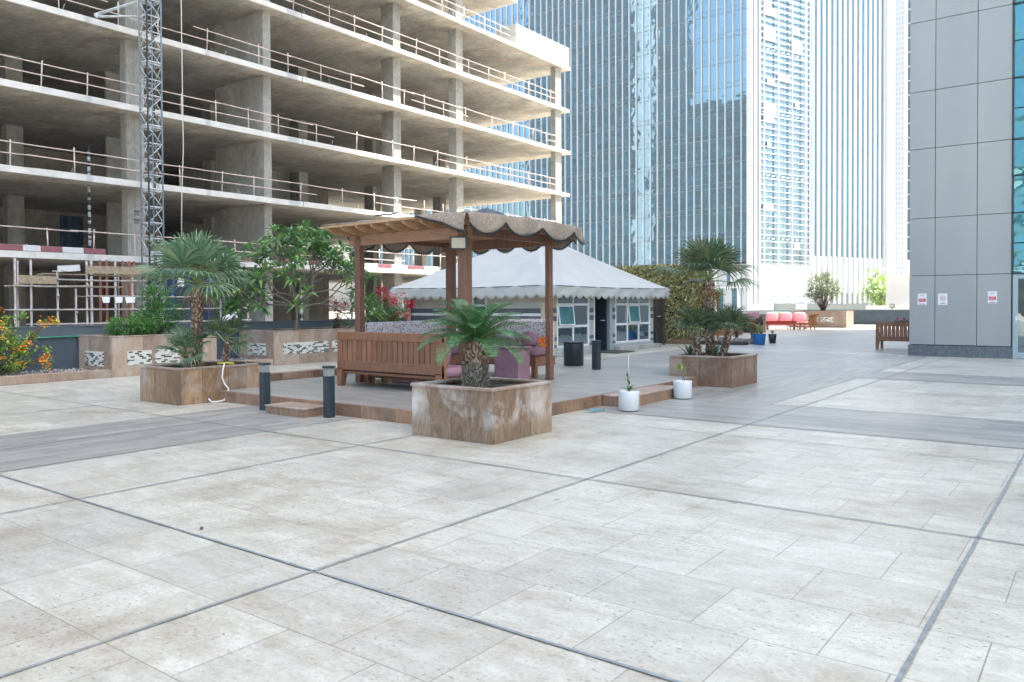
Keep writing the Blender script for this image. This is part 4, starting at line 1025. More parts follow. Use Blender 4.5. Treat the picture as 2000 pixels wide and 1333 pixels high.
def win(axis,a,c,z0,z1,cols,rows,openp=None,fixed=None):
    b=MB(); g=MB(); fwd=.05
    def bx(bb,u0,u1,za,zb_,d0,d1,m_):
        if axis=='x': bb.rbox((TX+d0,u0,za),(TX+d1,u1,zb_),m_,.004)
        else: bb.rbox((u0,TYn-d1,za),(u1,TYn-d0,zb_),m_,.004)
    cu=[a+(c-a)*i/cols for i in range(cols+1)]
    for i,u in enumerate(cu):
        w=.065 if i in (0,cols) else .045; bx(b,u-w/2,u+w/2,z0,z1,-.03,.03,'white_paint')
    for i,z in enumerate(rows):
        for j in range(cols): bx(b,cu[j]+.026,cu[j+1]-.026,z-.036,z+.036,-.028,.028,'white_paint')
    o=part(b,'window',t)
    for j in range(cols):
        for i in range(len(rows)-1):
            ra,rb=rows[i],rows[i+1]
            bx(g,cu[j]+.02,cu[j+1]-.02,ra+.02,rb-.02,-.008,-.002,'window_glass')
    sub(g,'glass_panes',o,(-15.7,22.2,0))
    if openp:
        j,i=openp; q=MB(); ra,rb=rows[i],rows[i+1]; ua,ub_=cu[j]+.04,cu[j+1]-.04; tl=.06
        for (p,q_) in (((TX+.03,ua,rb-.05),(TX+.03,ub_,rb-.05)),((TX+.03+tl,ua,ra+.06),(TX+.03+tl,ub_,ra+.06)),((TX+.03,ua,rb-.05),(TX+.03+tl,ua,ra+.06)),((TX+.03,ub_,rb-.05),(TX+.03+tl,ub_,ra+.06))): q.bar(p,q_,.045,.03,'white_paint')
        q.add([(TX+.03,ua,rb-.05),(TX+.03,ub_,rb-.05),(TX+.03+tl,ub_,ra+.06),(TX+.03+tl,ua,ra+.06)],[(0,1,2,3)],'teal_curtain'); sub(q,'vent_pane',o,(-15.7,22.2,0))
win('x',19.44,21.2,.24,1.98,2,[.26,.86,1.52,1.96],(0,1))
win('x',22.9,25.32,.24,1.98,3,[.26,.86,1.52,1.96],(1,1))
win('y',-15.66,-15.15,.8,1.98,1,[.82,1.5,1.96])
b=MB()
for (ya,yb) in ((18.8,19.41),(21.23,21.5),(22.62,22.87),(25.35,25.6)):
    b.box((TX-.05,ya,.0),(TX+.02,yb,2.0),'beige_canvas' if ya!=18.8 else 'post_beige')
    for za,zb_ in ((1.27,1.41),(1.03,1.18),(.45,.56),(.25,.33)): b.box((TX+.021,ya,za),(TX+.025,yb,zb_),'stripe_grey')
part(b,'striped_pier',t)
b=MB(); b.box((TX-.05,19.41,.0),(TX+.02,21.23,.235),'pod_grey'); part(b,'plinth',t); b=MB(); b.box((TX-.05,22.87,.0),(TX+.02,25.35,.235),'pod_grey'); part(b,'plinth',t)
b=MB(); b.box((TX-.07,TYn-.08,.02),(TX+.03,TYn-.02,2.0),'post_beige'); part(b,'corner_post',t)
b=MB(); b.box((TXl-.12,TYn-.1,.0),(TXl+.16,TYn-.06,2.0),'post_beige'); part(b,'corner_post',t)
b=MB(); b.rbox((TX-.06,22.45,.0),(TX+.07,22.6,2.0),'alu',.01); b.rbox((TX-.06,21.5,.0),(TX+.04,21.56,2.0),'white_paint',.01); part(b,'door_frame',t)
b=MB(); b.rbox((TX-.72,22.38,.02),(TX-.03,22.44,1.95),'dark_door',.01); o=part(b,'door',t)
b=MB(); b.tube([(TX-.1,22.37,1.0),(TX-.1,22.30,1.0),(TX-.2,22.30,1.0)],.015,'white_paint',6); sub(b,'handle',o,(-15.7,22.2,0))
b=MB(); b.box((TXl+.05,TYn+.05,.002),(TX-.05,TYf-.05,.03),'mat_dark'); part(b,'tent_floor',t)
# inside furniture glimpsed through the door
t2=thing('red_chair','dark red upholstered chair just inside the tent door','chair',(-14.0,22.0,.03)); b=MB(); b.rbox((-14.3,21.75,.35),(-13.75,22.25,.5),'red_curtain',.03); b.rbox((-14.3,21.75,.5),(-14.2,22.25,1.0),'red_curtain',.03); part(b,'upholstery',t2)
b=MB()
for x in(-14.25,-13.8):
    for y in(21.8,22.2): b.box((x-.02,y-.02,.031),(x+.02,y+.02,.35),'dark_timber')
part(b,'legs',t2)
t2=thing('rear_window','bright window in the rear canvas seen through the tent door','window',(-18.3,22,.9)); b=MB()
b.box((TXl+.04,21.3,.95),(TXl+.06,22.9,1.9),'paper'); part(b,'pane',t2); b=MB()
for y in (21.3,21.8,22.35,22.9): b.box((TXl+.061,y-.04,.9),(TXl+.09,y+.04,1.95),'dark_timber')
for z in (.9,1.4,1.95): b.box((TXl+.061,21.3,z-.03),(TXl+.085,22.9,z+.03),'dark_timber')
part(b,'frame',t2)
t2=thing('door_mat','dark mat on the paving in front of the tent door','mat',(-12.6,22.0,0)); b=MB(); b.rbox((-12.95,21.4,.012),(-12.1,22.6,.035),'mat_dark',.008); part(b,'mat',t2)
# low pale step along the tent
for ya,yb,l in ((18.9,21.3,'low pale ledge at the foot of the tent windows left of the door'),(22.75,25.6,'low pale ledge at the foot of the tent windows right of the door')):
    b=MB(); b.rbox((-12.95,ya,.001),(-12.72,yb,.14),'pale_plank',.01); o=b.build('ledge'); tag(o,l,'ledge')

# ================================================================ ivy wall and gate
t=thing('ivy_wall','tall wall covered with yellow green ivy right of the tent','wall',(-14.4,28.6,0))
b=MB(); b.box((-18.3,28.55,0),(-12.35,28.8,3.0),'dark_timber'); part(b,'wall',t)
b=MB(); r=random.Random(13)
for i in range(9500):
    x=r.uniform(-18.2,-12.3); z=3.12-abs(r.gauss(0,1.6)) if r.random()<.35 else r.uniform(.05,3.1)
    if z<.05: continue
    if z>3.0 and r.random()<.4: continue
    dn=Vector((r.uniform(-.9,.9),-r.uniform(.1,.9),r.uniform(-1.2,.2)))
    b.leaf((x,28.55-r.uniform(.0,.13),z),dn,(0,-1,.3),r.uniform(.08,.16),r.uniform(.06,.11),'ivy_leaf' if r.random()<.9 else 'dead_leaf')
part(b,'ivy',t)
b=MB()
for i in range(26):
    x=r.uniform(-17.5,-12.5); z=r.uniform(.1,1.2); b.tube([(x+q*r.uniform(.05,.16),28.5,z+q*.32) for q in range(6)],.012,'twig',4)
part(b,'vines',t)
t=thing('timber_gate','narrow dark timber gate between the tent and the ivy wall','gate',(-13.9,27.0,0))
b=MB()
for i in range(5): b.rbox((-14.25+i*.17,27.2,.05),(-14.09+i*.17,27.24,2.05),'dark_timber',.005)
part(b,'boards',t); b=MB(); b.box((-14.3,27.18,.0),(-14.24,27.27,2.15),'dark_timber'); b.box((-13.4,27.18,.0),(-13.34,27.27,2.15),'dark_timber'); b.box((-14.24,27.18,2.06),(-13.4,27.27,2.15),'dark_timber'); part(b,'frame',t)
b=MB(); b.box((-13.62,27.15,1.05),(-13.48,27.19,1.08),'steel_light'); part(b,'latch',t)
t=thing('bed_kerb','low reddish stone kerb in front of the ivy wall','kerb',(-13.0,28.0,0)); b=MB()
for i in range(4): b.rbox((-13.6+i*.32,27.85,.002),(-13.29+i*.32,28.1,.17),'sandstone_red',.005)
b.box((-14.0,28.1,.002),(-10.6,28.5,.13),'soil'); part(b,'stones',t)
rk=random.Random(17)
for i in range(15):
    x=-12.35+i*.125+rk.uniform(-.03,.03); y=28.35+(x+12.35)*.6+rk.uniform(-.12,.12); s_=rk.uniform(.11,.2)
    t=thing('rock','grey field stone in the row of rocks beside the ivy wall','rock',(x,y,0),'rocks edging the bed beside the ivy wall'); b=MB(); b.ball((x,y,s_*.55),(s_*1.2,s_,s_*.75),'rock',8,6,.14,rk); part(b,'stone',t)

# ================================================================ foliage makers
def rosette_tree(): pass
def fan_frond(b,c,az,el,petl,R_,mat,r,nl=26,droop=.12,pm='petiole'):
    c=Vector(c); d=Vector((math.cos(az)*math.cos(el),math.sin(az)*math.cos(el),math.sin(el)))
    e=c+d*petl+Vector((0,0,-petl*.10*math.cos(el)))
    b.tube([c,c.lerp(e,.5)+Vector((0,0,petl*.03)),e],[.012,.009,.007],pm,4,False)
    side=d.cross(Vector((0,0,1))); 
    if side.length<.05: side=Vector((math.sin(az),-math.cos(az),0))
    side.normalize(); upn=side.cross(d).normalized()
    tilt=r.uniform(-.35,.35); side=(side*math.cos(tilt)+upn*math.sin(tilt)).normalized(); upn=side.cross(d).normalized()
    if upn.z<0: upn=-upn
    spread=R(r.uniform(85,120))
    for i in range(nl):
        a=-spread+2*spread*i/(nl-1)
        ld=(d*math.cos(a)+side*math.sin(a)).normalized(); L=R_*(1-.28*(abs(a)/spread)**2)*r.uniform(.9,1.06)
        ld=(ld+upn*.12*abs(math.sin(a))).normalized()
        w=.0125*R_/.45
        sd_=ld.cross(upn).normalized()
        p0=e; p1=e+ld*L*.5+upn*.015; p2=e+ld*L*.82-Vector((0,0,1))*L*droop*.45; p3=e+ld*L-Vector((0,0,1))*L*droop*r.uniform(.8,1.6)
        ww=w*1.15
        vs=[p0+sd_*w*.35,p0-sd_*w*.35,p1+sd_*ww*.9,p1+upn*.006,p1-sd_*ww*.9,p2+sd_*ww*.55,p2-sd_*ww*.55,p3]
        b.add(vs,[(0,2,3),(0,3,1),(1,3,4),(2,5,3),(3,5,6),(3,6,4),(5,7,6)],mat)
def fan_crown(c,n,petl,R_,mat,r,elmin=-25,elmax=85,flat=1):
    b=MB()
    for i in range(n):
        u=(i+.5)/n; el=R(elmin+(elmax-elmin)*u**.9+r.uniform(-8,8)); az=i*2.39996+r.uniform(-.25,.25)
        fan_frond(b,c,az,el,petl*r.uniform(.8,1.15)*(1.1-.35*u),R_*r.uniform(.88,1.1),mat if r.random()<.94 or u>.2 else 'dead_leaf',r,23,.10+.22*(1-u))
    return b
def dead_skirt(c,n,r,R_=.34):
    b=MB()
    for i in range(n): fan_frond(b,c,i*6.283/n+r.uniform(-.4,.4),R(r.uniform(-70,-40)),r.uniform(.16,.28),R_*r.uniform(.6,1),'dead_leaf',r,13,.3,'dead_leaf')
    return b
def scaly_trunk(p0,p1,r0,r1,mat,r,n=300,spike=.05,core='twig'):
    b=MB(); p0=Vector(p0);p1=Vector(p1); K=8
    b.tube([p0.lerp(p1,i/K) for i in range(K+1)],[r0+(r1-r0)*i/K for i in range(K+1)],core,12)
    for i in range(n):
        u=i/n; p=p0.lerp(p1,u); rad=r0+(r1-r0)*u; a=i*2.39996+r.uniform(-.1,.1); o_=Vector((math.cos(a),math.sin(a),0)); tn=Vector((-math.sin(a),math.cos(a),0))
        s_=spike*r.uniform(.7,1.3); q=p+o_*(rad*.96); tip=q+o_*s_*r.uniform(.5,1)+Vector((0,0,s_*r.uniform(.5,1.2)))
        w=s_*.55
        b.add([q+tn*w-Vector((0,0,w*.5)),q-tn*w-Vector((0,0,w*.5)),q+Vector((0,0,w*1.1)),tip+tn*w*.25,tip-tn*w*.25],[(0,1,4,3),(0,3,2),(1,2,4),(2,3,4)],mat)
    return b
# ---- left fan palm
r=random.Random(101)
t=thing('fan_palm','tall fan palm with shaggy brown trunk in the stone planter at left','palm',(-11.75,7.25,.5))
part(scaly_trunk((-11.86,7.2,.48),(-11.87,7.24,1.84),.07,.082,'palm_scale',r,900,.034),'trunk',t)
part(fan_crown((-11.87,7.24,1.88),25,.50,.62,'fan_leaf',r,-4,86),'crown',t)
part(dead_skirt((-11.87,7.24,1.84),4,r,.26),'dead_fronds',t)
t=thing('small_fan_palm','young fan palm at the foot of the tall palm in the left planter','palm',(-12.0,7.12,.5))
part(scaly_trunk((-11.98,7.1,.48),(-12.0,7.08,.72),.05,.04,'palm_scale',r,60,.03),'trunk',t)
part(fan_crown((-12.0,7.08,.72),11,.26,.34,'fan_leaf',r,0,80),'crown',t)
t=thing('small_fan_palm','second young fan palm behind the trunk in the left planter','palm',(-11.6,7.6,.5))
part(scaly_trunk((-11.55,7.5,.48),(-11.5,7.55,.95),.05,.04,'palm_scale',r,80,.03),'trunk',t)
part(fan_crown((-11.55,7.5,.98),12,.3,.34,'fan_leaf_dark',r,-20,70),'crown',t)
# ---- right fan palm group
t=thing('fan_palm','tall fan palm with a brown fibrous trunk in the right planter','palm',(-6.05,14.25,.5))
part(scaly_trunk((-6.05,14.28,.48),(-6.1,14.32,1.92),.065,.10,'palm_scale',r,800,.034),'trunk',t)
part(fan_crown((-6.1,14.32,1.95),20,.58,.58,'fan_leaf_dark',r,2,80),'crown',t)
part(dead_skirt((-6.1,14.32,1.9),5,r,.3),'dead_fronds',t)
for (x,y,zt,n,lab) in ((-6.2,14.05,1.0,14,'short fan palm stem left of the trunk in the right planter'),(-5.83,14.3,1.03,13,'short leaning fan palm stem right of the trunk in the right planter')):
    t=thing('small_fan_palm',lab,'palm',(x,y,.5)); xx=x+(.16 if x>-6 else -.05)
    part(scaly_trunk((x,y,.48),(xx,y,zt),.07,.05,'palm_scale',r,130,.035),'trunk',t)
    part(fan_crown((xx,y,zt),n,.26,.40,'fan_leaf_dark',r,5,80),'crown',t)
for (x,y,lab) in ((-6.35,14.0,'grassy palm sucker at the left of the right planter'),(-5.9,14.1,'grassy palm sucker in the middle of the right planter')):
    t=thing('palm_sucker',lab,'plant',(x,y,.5)); b=MB()
    for i in range(26): a=r.uniform(0,6.28); b.leaf((x,y,.5),(math.cos(a)*.6,math.sin(a)*.6,r.uniform(.5,1.6)),(0,0,1),r.uniform(.22,.42),.03,'fan_leaf_dark',.3,.1)
    part(b,'leaves',t)
# ---- sago palm
r=random.Random(55)
t=thing('sago_palm','sago palm with glossy feather fronds and rough grey trunk in the front planter','palm',(-6.02,7.26,.54))
cx,cy=-6.02,7.26
b=scaly_trunk((cx,cy,.5),(cx,cy,.82),.155,.15,'cycad_scale',r,1100,.026,'bark_dark')
b2=scaly_trunk((cx,cy,.80),(cx,cy,1.06),.15,.09,'palm_scale',r,420,.034)
b.add(b2.v,b2.f,'palm_scale'); b.mi[-len(b2.f):]=[b.mat('palm_scale')]*len(b2.f)
part(b,'trunk',t)
def cycad_frond(b,c,az,el,L,r,mat='cycad_leaf'):
    d=Vector((math.cos(az),math.sin(az),0)); pts=[];K=14; p=Vector(c); e=el
    for i in range(K+1):
        pts.append(p.copy()); p=p+(d*math.cos(e)+Vector((0,0,math.sin(e))))*L/K; e-=r.uniform(.055,.105)*(1.15 if el>.9 else 1.2)
    b.tube(pts,[.010*(1-.75*i/K) for i in range(K+1)],'petiole',4,False)
    side=d.cross(Vector((0,0,1))).normalized(); M_=50
    for i in range(5,M_):
        u=i/M_; q=u*K; k_=min(int(q),K-1); P_=pts[k_].lerp(pts[k_+1],q-k_); tan=(pts[k_+1]-pts[k_]).normalized(); upn=side.cross(tan).normalized()
        ll=.165*L/.62*math.sin(math.pi*min(1,(u*.88+.10)))**.6
        for s_ in(-1,1):
            ld=(side*s_*.9+tan*r.uniform(.2,.42)+upn*.34).normalized(); w=.0075
            a=P_; m_=P_+ld*ll*.55; tip=P_+ld*ll-Vector((0,0,ll*.12))
            b.add([a+tan*w*.5,a-tan*w*.5,m_-tan*w*.6,m_+tan*w*.6,tip],[(0,1,2,3),(3,2,4)],mat)
b=MB()
for i in range(34):
    u=(i+.5)/34; az=i*2.39996+r.uniform(-.12,.12); el=R(18+68*u+r.uniform(-6,6)); cycad_frond(b,(cx+.03*math.cos(az),cy+.03*math.sin(az),1.04+.03*u),az,el,(.70+.06*r.random())*(1-.08*u),r)
part(b,'fronds',t)
# ---- frangipani
def rosette_branching(name,label,base,top,r,levels,L0,leafL,leafmat_,bark,spread=.75,start_dirs=None,trunk_r=.045,nleaf=11,decay=.74):
    t=thing(name,label,'tree',base); tb=MB(); lb=MB(); tips=[]
    def grow(p,d,L,rad,lv):
        mid=p+d*L*.5+Vector((r.uniform(-.06,.06),r.uniform(-.06,.06),r.uniform(-.02,.05)))*L; q=p+d*L
        tb.tube([p,mid,q],[rad,rad*.9,rad*.78],bark,6,False)
        if lv==0: tips.append((q,d)); return
        n=r.choice((2,2,3)); a0=r.uniform(0,6.28); sd_=d.cross(Vector((.3,.2,1))).normalized(); u_=sd_.cross(d)
        for k_ in range(n):
            a=a0+k_*6.283/n+r.uniform(-.4,.4); sp=spread*r.uniform(.7,1.25); nd=(d*math.cos(sp)+(sd_*math.cos(a)+u_*math.sin(a))*math.sin(sp)+Vector((0,0,.12))).normalized()
            grow(q,nd,L*decay*r.uniform(.75,1.2),rad*.74,lv-1)
    p=Vector(base); q=Vector(top); tb.tube([p,p.lerp(q,.5)+Vector((.01,.02,0)),q],[trunk_r*1.15,trunk_r,trunk_r*.92],bark,8,False)
    for d in start_dirs: grow(q,Vector(d).normalized(),L0*r.uniform(.85,1.15),trunk_r*.8,levels)
    for (q,d) in tips:
        for k_ in range(nleaf):
            a=k_*2.39996+r.uniform(-.2,.2); e=r.uniform(-.5,1.0); o_=Vector((math.cos(a)*math.cos(e),math.sin(a)*math.cos(e),math.sin(e)))
            o_=(o_+d*.35).normalized(); lb.leaf(q+o_*.03,o_,(0,0,1),leafL*r.uniform(.7,1.15),leafL*.27,leafmat_,.18,r.uniform(.12,.4))
    part(tb,'trunk',t); part(lb,'crown',t); return t
r=random.Random(77)
rosette_branching('frangipani_tree','leafy frangipani tree with forked branches in the long pale planter',(-17.72,13.72,.85),(-17.7,13.72,1.50),r,3,.66,.38,'tree_leaf','bark_grey',.62,[(-.55,-.65,.5),(.35,.45,.85),(-.1,-.2,1.1),(.5,.3,.45),(-.3,.5,.8),(.45,-.55,.35),(-.5,-.5,.05),(.5,.6,.1),(.1,.2,1.0),(-.7,-.7,.25)],.040,17,.82)
# ---- shrubs
def shrub(name,label,cat,base,blobs,n,leafL,mat,r,flowers=None,stems=10,stemmat='twig',fl_n=0,fl_blobs=None,fl_size=.04):
    t=thing(name,label,cat,base); b=MB(); sb=MB(); base=Vector(base)
    for i in range(stems):
        bl=r.choice(blobs); tgt=Vector(bl[0])+Vector([r.uniform(-.6,.6)*q for q in bl[1]]); m_=base.lerp(tgt,.5)+Vector((r.uniform(-.08,.08),r.uniform(-.08,.08),.05))
        sb.tube([base+Vector((r.uniform(-.08,.08),r.uniform(-.08,.08),0)),m_,tgt],[.016,.011,.005],stemmat,5,False)
    tot=sum(bl[1][0]*bl[1][1]*bl[1][2] for bl in blobs)
    # clumps inside every blob keep the outline uneven
    for bl in blobs:
        c,h=Vector(bl[0]),bl[1]; m=int(n*h[0]*h[1]*h[2]/tot); nc=max(5,m//26); cl=[]
        for i in range(nc):
            v=Vector((r.gauss(0,1),r.gauss(0,1),r.gauss(0,1))).normalized()*r.uniform(.35,1.05)**.6; cl.append((c+Vector((v.x*h[0],v.y*h[1],v.z*h[2])),v))
        for i in range(m):
            cc,v=r.choice(cl); s_=min(h)*.24; p=cc+Vector((r.gauss(0,s_),r.gauss(0,s_),r.gauss(0,s_)))
            d=(v+Vector((r.uniform(-1,1),r.uniform(-1,1),r.uniform(-.6,1)))).normalized(); b.leaf(p,d,(0,0,1),leafL*r.uniform(.6,1.3),leafL*.5,mat,.2,.1)
    part(sb,'stems',t); part(b,'leaves',t)
    if fl_n:
        f=MB()
        for i in range(fl_n):
            bl=r.choice(fl_blobs or blobs); p=Vector(bl[0])+Vector([r.gauss(0,.5)*q for q in bl[1]])
            for k_ in range(9):
                a=r.uniform(0,6.28); f.leaf(p+Vector((r.gauss(0,fl_size*.6),r.gauss(0,fl_size*.6),r.gauss(0,fl_size*.6))),(math.cos(a),math.sin(a),r.uniform(-.3,.9)),(0,0,1),fl_size,fl_size*.8,r.choice(flowers),.3,.1)
        part(f,'flowers',t)
    return t
r=random.Random(31)
shrub('jasmine_bush','taller dark green bush at the right end of the first pale planter','bush',(-17.8,9.9,.85),[((-17.8,9.95,1.35),(.45,.42,.42)),((-17.8,9.75,1.75),(.28,.28,.25)),((-17.9,9.6,1.1),(.4,.4,.25))],2300,.085,'shrub_leaf',r,['white_paint'],8,fl_n=10,fl_size=.025)
shrub('round_bush','low bright green bush in the middle of the first pale planter','bush',(-17.6,9.2,.85),[((-17.45,9.25,1.05),(.28,.34,.26))],1300,.07,'round_leaf',r)
shrub('round_bush','small bright green bush near the left end of the first pale planter','bush',(-17.6,8.75,.85),[((-17.5,8.72,1.02),(.22,.22,.24))],900,.07,'round_leaf',r)
shrub('flowering_shrub','lime green shrub with orange and yellow flowers at the left edge','shrub',(-17.85,6.5,.1),[((-17.8,6.4,1.0),(.32,.4,.3)),((-17.75,6.95,.75),(.22,.35,.18)),((-17.7,6.75,1.25),(.18,.28,.12)),((-17.8,6.0,1.0),(.35,.4,.4)),((-17.75,7.35,1.15),(.14,.22,.08)),((-17.7,6.6,.5),(.35,.5,.25)),((-17.7,7.4,.45),(.15,.2,.12)),((-17.7,5.7,.7),(.4,.5,.4))],4300,.085,'lime_leaf',r,['orange_flower','yellow_flower'],34,fl_n=30,fl_blobs=[((-17.5,7.35,1.2),(.08,.2,.07)),((-17.4,6.6,.7),(.2,.7,.4)),((-17.4,7.3,.4),(.1,.3,.15)),((-17.5,6.3,1.2),(.2,.5,.2))],fl_size=.07)
r=random.Random(37)
shrub('bougainvillea','bougainvillea with bright crimson flowers right of the left pergola post','shrub',(-17.7,16.9,.85),[((-17.7,17.0,1.15),(.45,.55,.3)),((-17.7,16.75,1.6),(.28,.35,.3)),((-17.7,17.6,1.3),(.25,.35,.25))],2600,.085,'shrub_leaf',r,['red_flower'],18,fl_n=60,fl_blobs=[((-17.55,16.75,1.85),(.12,.22,.25)),((-17.5,17.1,1.5),(.3,.5,.4)),((-17.5,17.9,1.5),(.1,.15,.1)),((-17.5,17.3,1.15),(.2,.6,.08))],fl_size=.085)
shrub('bougainvillea','sparse dusty red bougainvillea left of the left pergola post','shrub',(-17.7,15.1,.85),[((-17.7,15.2,1.2),(.3,.5,.35))],420,.05,'shrub_leaf',r,['red_flower','dead_leaf'],26,fl_n=60,fl_blobs=[((-17.6,15.1,1.45),(.3,.5,.3))],fl_size=.06)
r=random.Random(41)
shrub('tall_bush','tall open bush with many bare lower stems in the far planter','bush',(-14.7,52.7,1.0),[((-14.7,52.6,2.7),(.9,.8,.7)),((-15.1,52.6,2.2),(.5,.6,.5)),((-14.1,52.6,2.2),(.5,.6,.55)),((-14.6,52.6,3.1),(.5,.5,.35))],4200,.12,'bush_leaf',r,None,60)
for (x,y,z,h,l) in ((-29.5,139,-8,6.5,'bright green roadside tree beyond the tall white wall'),(-24.5,150,-8,5.0,'yellow green street tree left of the grey clad wall')):
    rr=random.Random(int(-x)); s_=h/2.6
    shrub('street_tree',l,'tree',(x,y,z),[((x,y,z+10+h*.3),(s_*1.1,s_,s_)),((x+s_*.4,y,z+8+h*.3),(s_*.9,s_*.8,s_*.7))],1500,.7,'lime_leaf',rr,None,12,'twig')
# slim plant with orange stem near the rocks
t=thing('croton_plant','slim pale green plant with a speckled orange stem behind the right palm','plant',(-12.6,30.5,0)); b=MB(); b.tube([(-12.6,30.5,.1),(-12.58,30.5,1.2),(-12.62,30.5,1.95)],[.06,.05,.04],'rattan',7); part(b,'stem',t)
b=MB(); rr=random.Random(6)
for i in range(420): 
    a=rr.uniform(0,6.28); p=(-12.66+rr.gauss(0,.13),30.5+rr.gauss(0,.15),1.85+rr.gauss(0,.2)); b.leaf(p,(math.cos(a),math.sin(a),rr.uniform(-.3,.8)),(0,0,1),.12,.06,'lime_leaf')
for i in range(60): 
    a=rr.uniform(0,6.28); p=(-12.58+rr.gauss(0,.05),30.45+rr.gauss(0,.05),rr.uniform(1.0,2.1)); b.leaf(p,(math.cos(a),math.sin(a),.3),(0,0,1),.07,.05,'orange_flower')
part(b,'leaves',t)
# ================================================================ pots
def whitepot(x,y,label,plant):
    t=thing('plant_pot',label,'pot',(x,y,0),'white cylindrical plant pots'); b=MB(); b.lathe([(.125,0),(.128,.012)],(x,y,.001),'black_plastic',28); part(b,'base',t)
    b=MB(); b.lathe([(.135,.014),(.146,.024),(.148,.27),(.145,.288),(.132,.288),(.13,.262)],(x,y,.0),'white_pot',32); part(b,'pot',t)
    b=MB(); b.lathe([(.128,.0),(.128,.01)],(x,y,.252),'soil',20); part(b,'soil',t)
    t2=thing('potted_plant',plant,'plant',(x,y,.26)); b=MB(); rr=random.Random(int(y*10))
    if y<10.5:
        b.tube([(x,y,.25),(x-.005,y,.6),(x-.005,y,.80)],.006,'rope_white',5)
        for i in range(16): a=rr.uniform(0,6.28); b.leaf((x+.0,y,.27),(math.cos(a)*.8,math.sin(a)*.8,rr.uniform(.3,1.5)),(0,0,1),rr.uniform(.1,.19),.035,'shrub_leaf',.3,.25)
        for i in range(7): b.leaf((x,y,.35+i*.02),(rr.uniform(-.4,.4),rr.uniform(-.4,.4),1),(0,1,0),.11,.03,'shrub_leaf')
    else:
        b.tube([(x,y,.25),(x+.01,y,.42),(x-.01,y,.55)],.006,'petiole',5)
        b.tube([(x+.03,y,.25),(x+.04,y,.45)],.005,'petiole',5)
        for i in range(20): a=rr.uniform(2.2,5.2) if i<12 else rr.uniform(0,6.28); z=.5+rr.uniform(-.05,.03); b.leaf((x,y,z),(math.cos(a),math.sin(a),rr.uniform(-.2,.6)),(0,0,1),rr.uniform(.09,.17),.03,'lime_leaf',.3,.3)
    part(b,'leaves',t2)
whitepot(-5.42,9.93,'white plant pot nearest the stone step, holding the plant tied to a cane','small leafy plant tied to a tall thin cane')
whitepot(-5.42,11.7,'white plant pot near the right planter','small yellow green sprouting plant in the farther white pot')
t=thing('blue_plant_pot','bright blue plant pot by the rocks','pot',(-10.35,28.95,0)); b=MB(); b.lathe([(.17,0),(.2,.02),(.24,.38),(.25,.4),(.22,.4),(.21,.34)],(-10.35,28.95,.001),'blue_pot',22); part(b,'pot',t)
t=thing('cactus','yellow green columnar cactus stems with dark tops in the blue pot','cactus',(-10.35,28.95,.34)); b=MB(); 
for (dx,dy,h) in ((-.08,0,.62),(.04,.02,.7),(.1,-.04,.58)): b.tube([(-10.35+dx,28.95+dy,.3),(-10.35+dx,28.95+dy,.3+h)],.04,'cactus_green',7)
part(b,'stems',t); b=MB()
for (dx,dy,h) in ((-.08,0,.62),(.04,.02,.7),(.1,-.04,.58)): b.tube([(-10.35+dx,28.95+dy,.3+h*.75),(-10.35+dx,28.95+dy,.36+h)],.06,'dark_timber',7)
part(b,'caps',t)
t=thing('black_plant_pot','small black plant pot behind the blue pot','pot',(-10.4,30.4,0)); b=MB(); b.lathe([(.12,0),(.16,.35),(.15,.35),(.14,.3)],(-10.35,30.4,.001),'black_plastic',16); part(b,'pot',t)
b=MB(); rr=random.Random(2)
for i in range(18): a=rr.uniform(0,6.28); b.leaf((-10.35,30.4,.33),(math.cos(a)*.5,math.sin(a)*.5,1),(0,0,1),.22,.03,'shrub_leaf')
t2=thing('potted_plant','small green plant in the black pot behind the blue pot','plant',(-10.35,30.4,.33)); part(b,'leaves',t2)
for i,(x,y,l) in enumerate(((-12.1,31.2,'dark green leafy potted plant on the rocks, left one of two'),(-11.55,31.6,'dark potted plant on the rocks, right one of two'))):
    shrub('potted_shrub',l,'plant',(x,y,.1),[((x,y,.45),(.22,.2,.2))],260,.09,'fan_leaf_dark',rr)
# ================================================================ far sunlit lounge
t=thing('red_sofa','outdoor sofa with red seat and pink cushions by the far parapet','sofa',(-15.7,49.3,0))
# sofa axis roughly facing the camera
def obx(b,c,hx,hy,z0,z1,m_,a=R(22)):
    ux=Vector((math.cos(a),math.sin(a),0)); uy=Vector((-math.sin(a),math.cos(a),0)); b.obox((c[0],c[1],(z0+z1)/2),ux*hx,uy*hy,Vector((0,0,(z1-z0)/2)),m_)
b=MB(); obx(b,(-15.7,48.6),1.25,.42,.18,.42,'pink_fabric'); part(b,'seat',t)
b=MB(); obx(b,(-15.9,49.15),1.25,.12,.3,.85,'pink_fabric'); part(b,'backrest',t)
b=MB()
for q in (-1.1,1.1):
    ux=Vector((math.cos(R(22)),math.sin(R(22)),0)); c=Vector((-15.7,48.6,0))+ux*q; obx(b,c,.06,.4,.0,.18,'rattan')
part(b,'legs',t)
for q,l in ((-.8,'pink sofa pillow at the left of the red and pink sofa'),(0,'pink sofa pillow in the middle of the red and pink sofa'),(.8,'pink sofa pillow at the right of the red and pink sofa')):
    c=Vector((-15.85,48.95,.72))+Vector((math.cos(R(22)),math.sin(R(22)),0))*q
    t=thing('sofa_pillow',l,'pillow',c); b=MB(); b.cushion(c,(.38,.13,.28),'pink_fabric',R(22),-.2,4); part(b,'cover',t)
t=thing('red_table','low red topped table in front of the pink sofa','table',(-15.4,46.6,0)); b=MB(); obx(b,(-15.45,46.8),.85,.4,.3,.52,'red_fabric'); part(b,'top',t); b=MB()
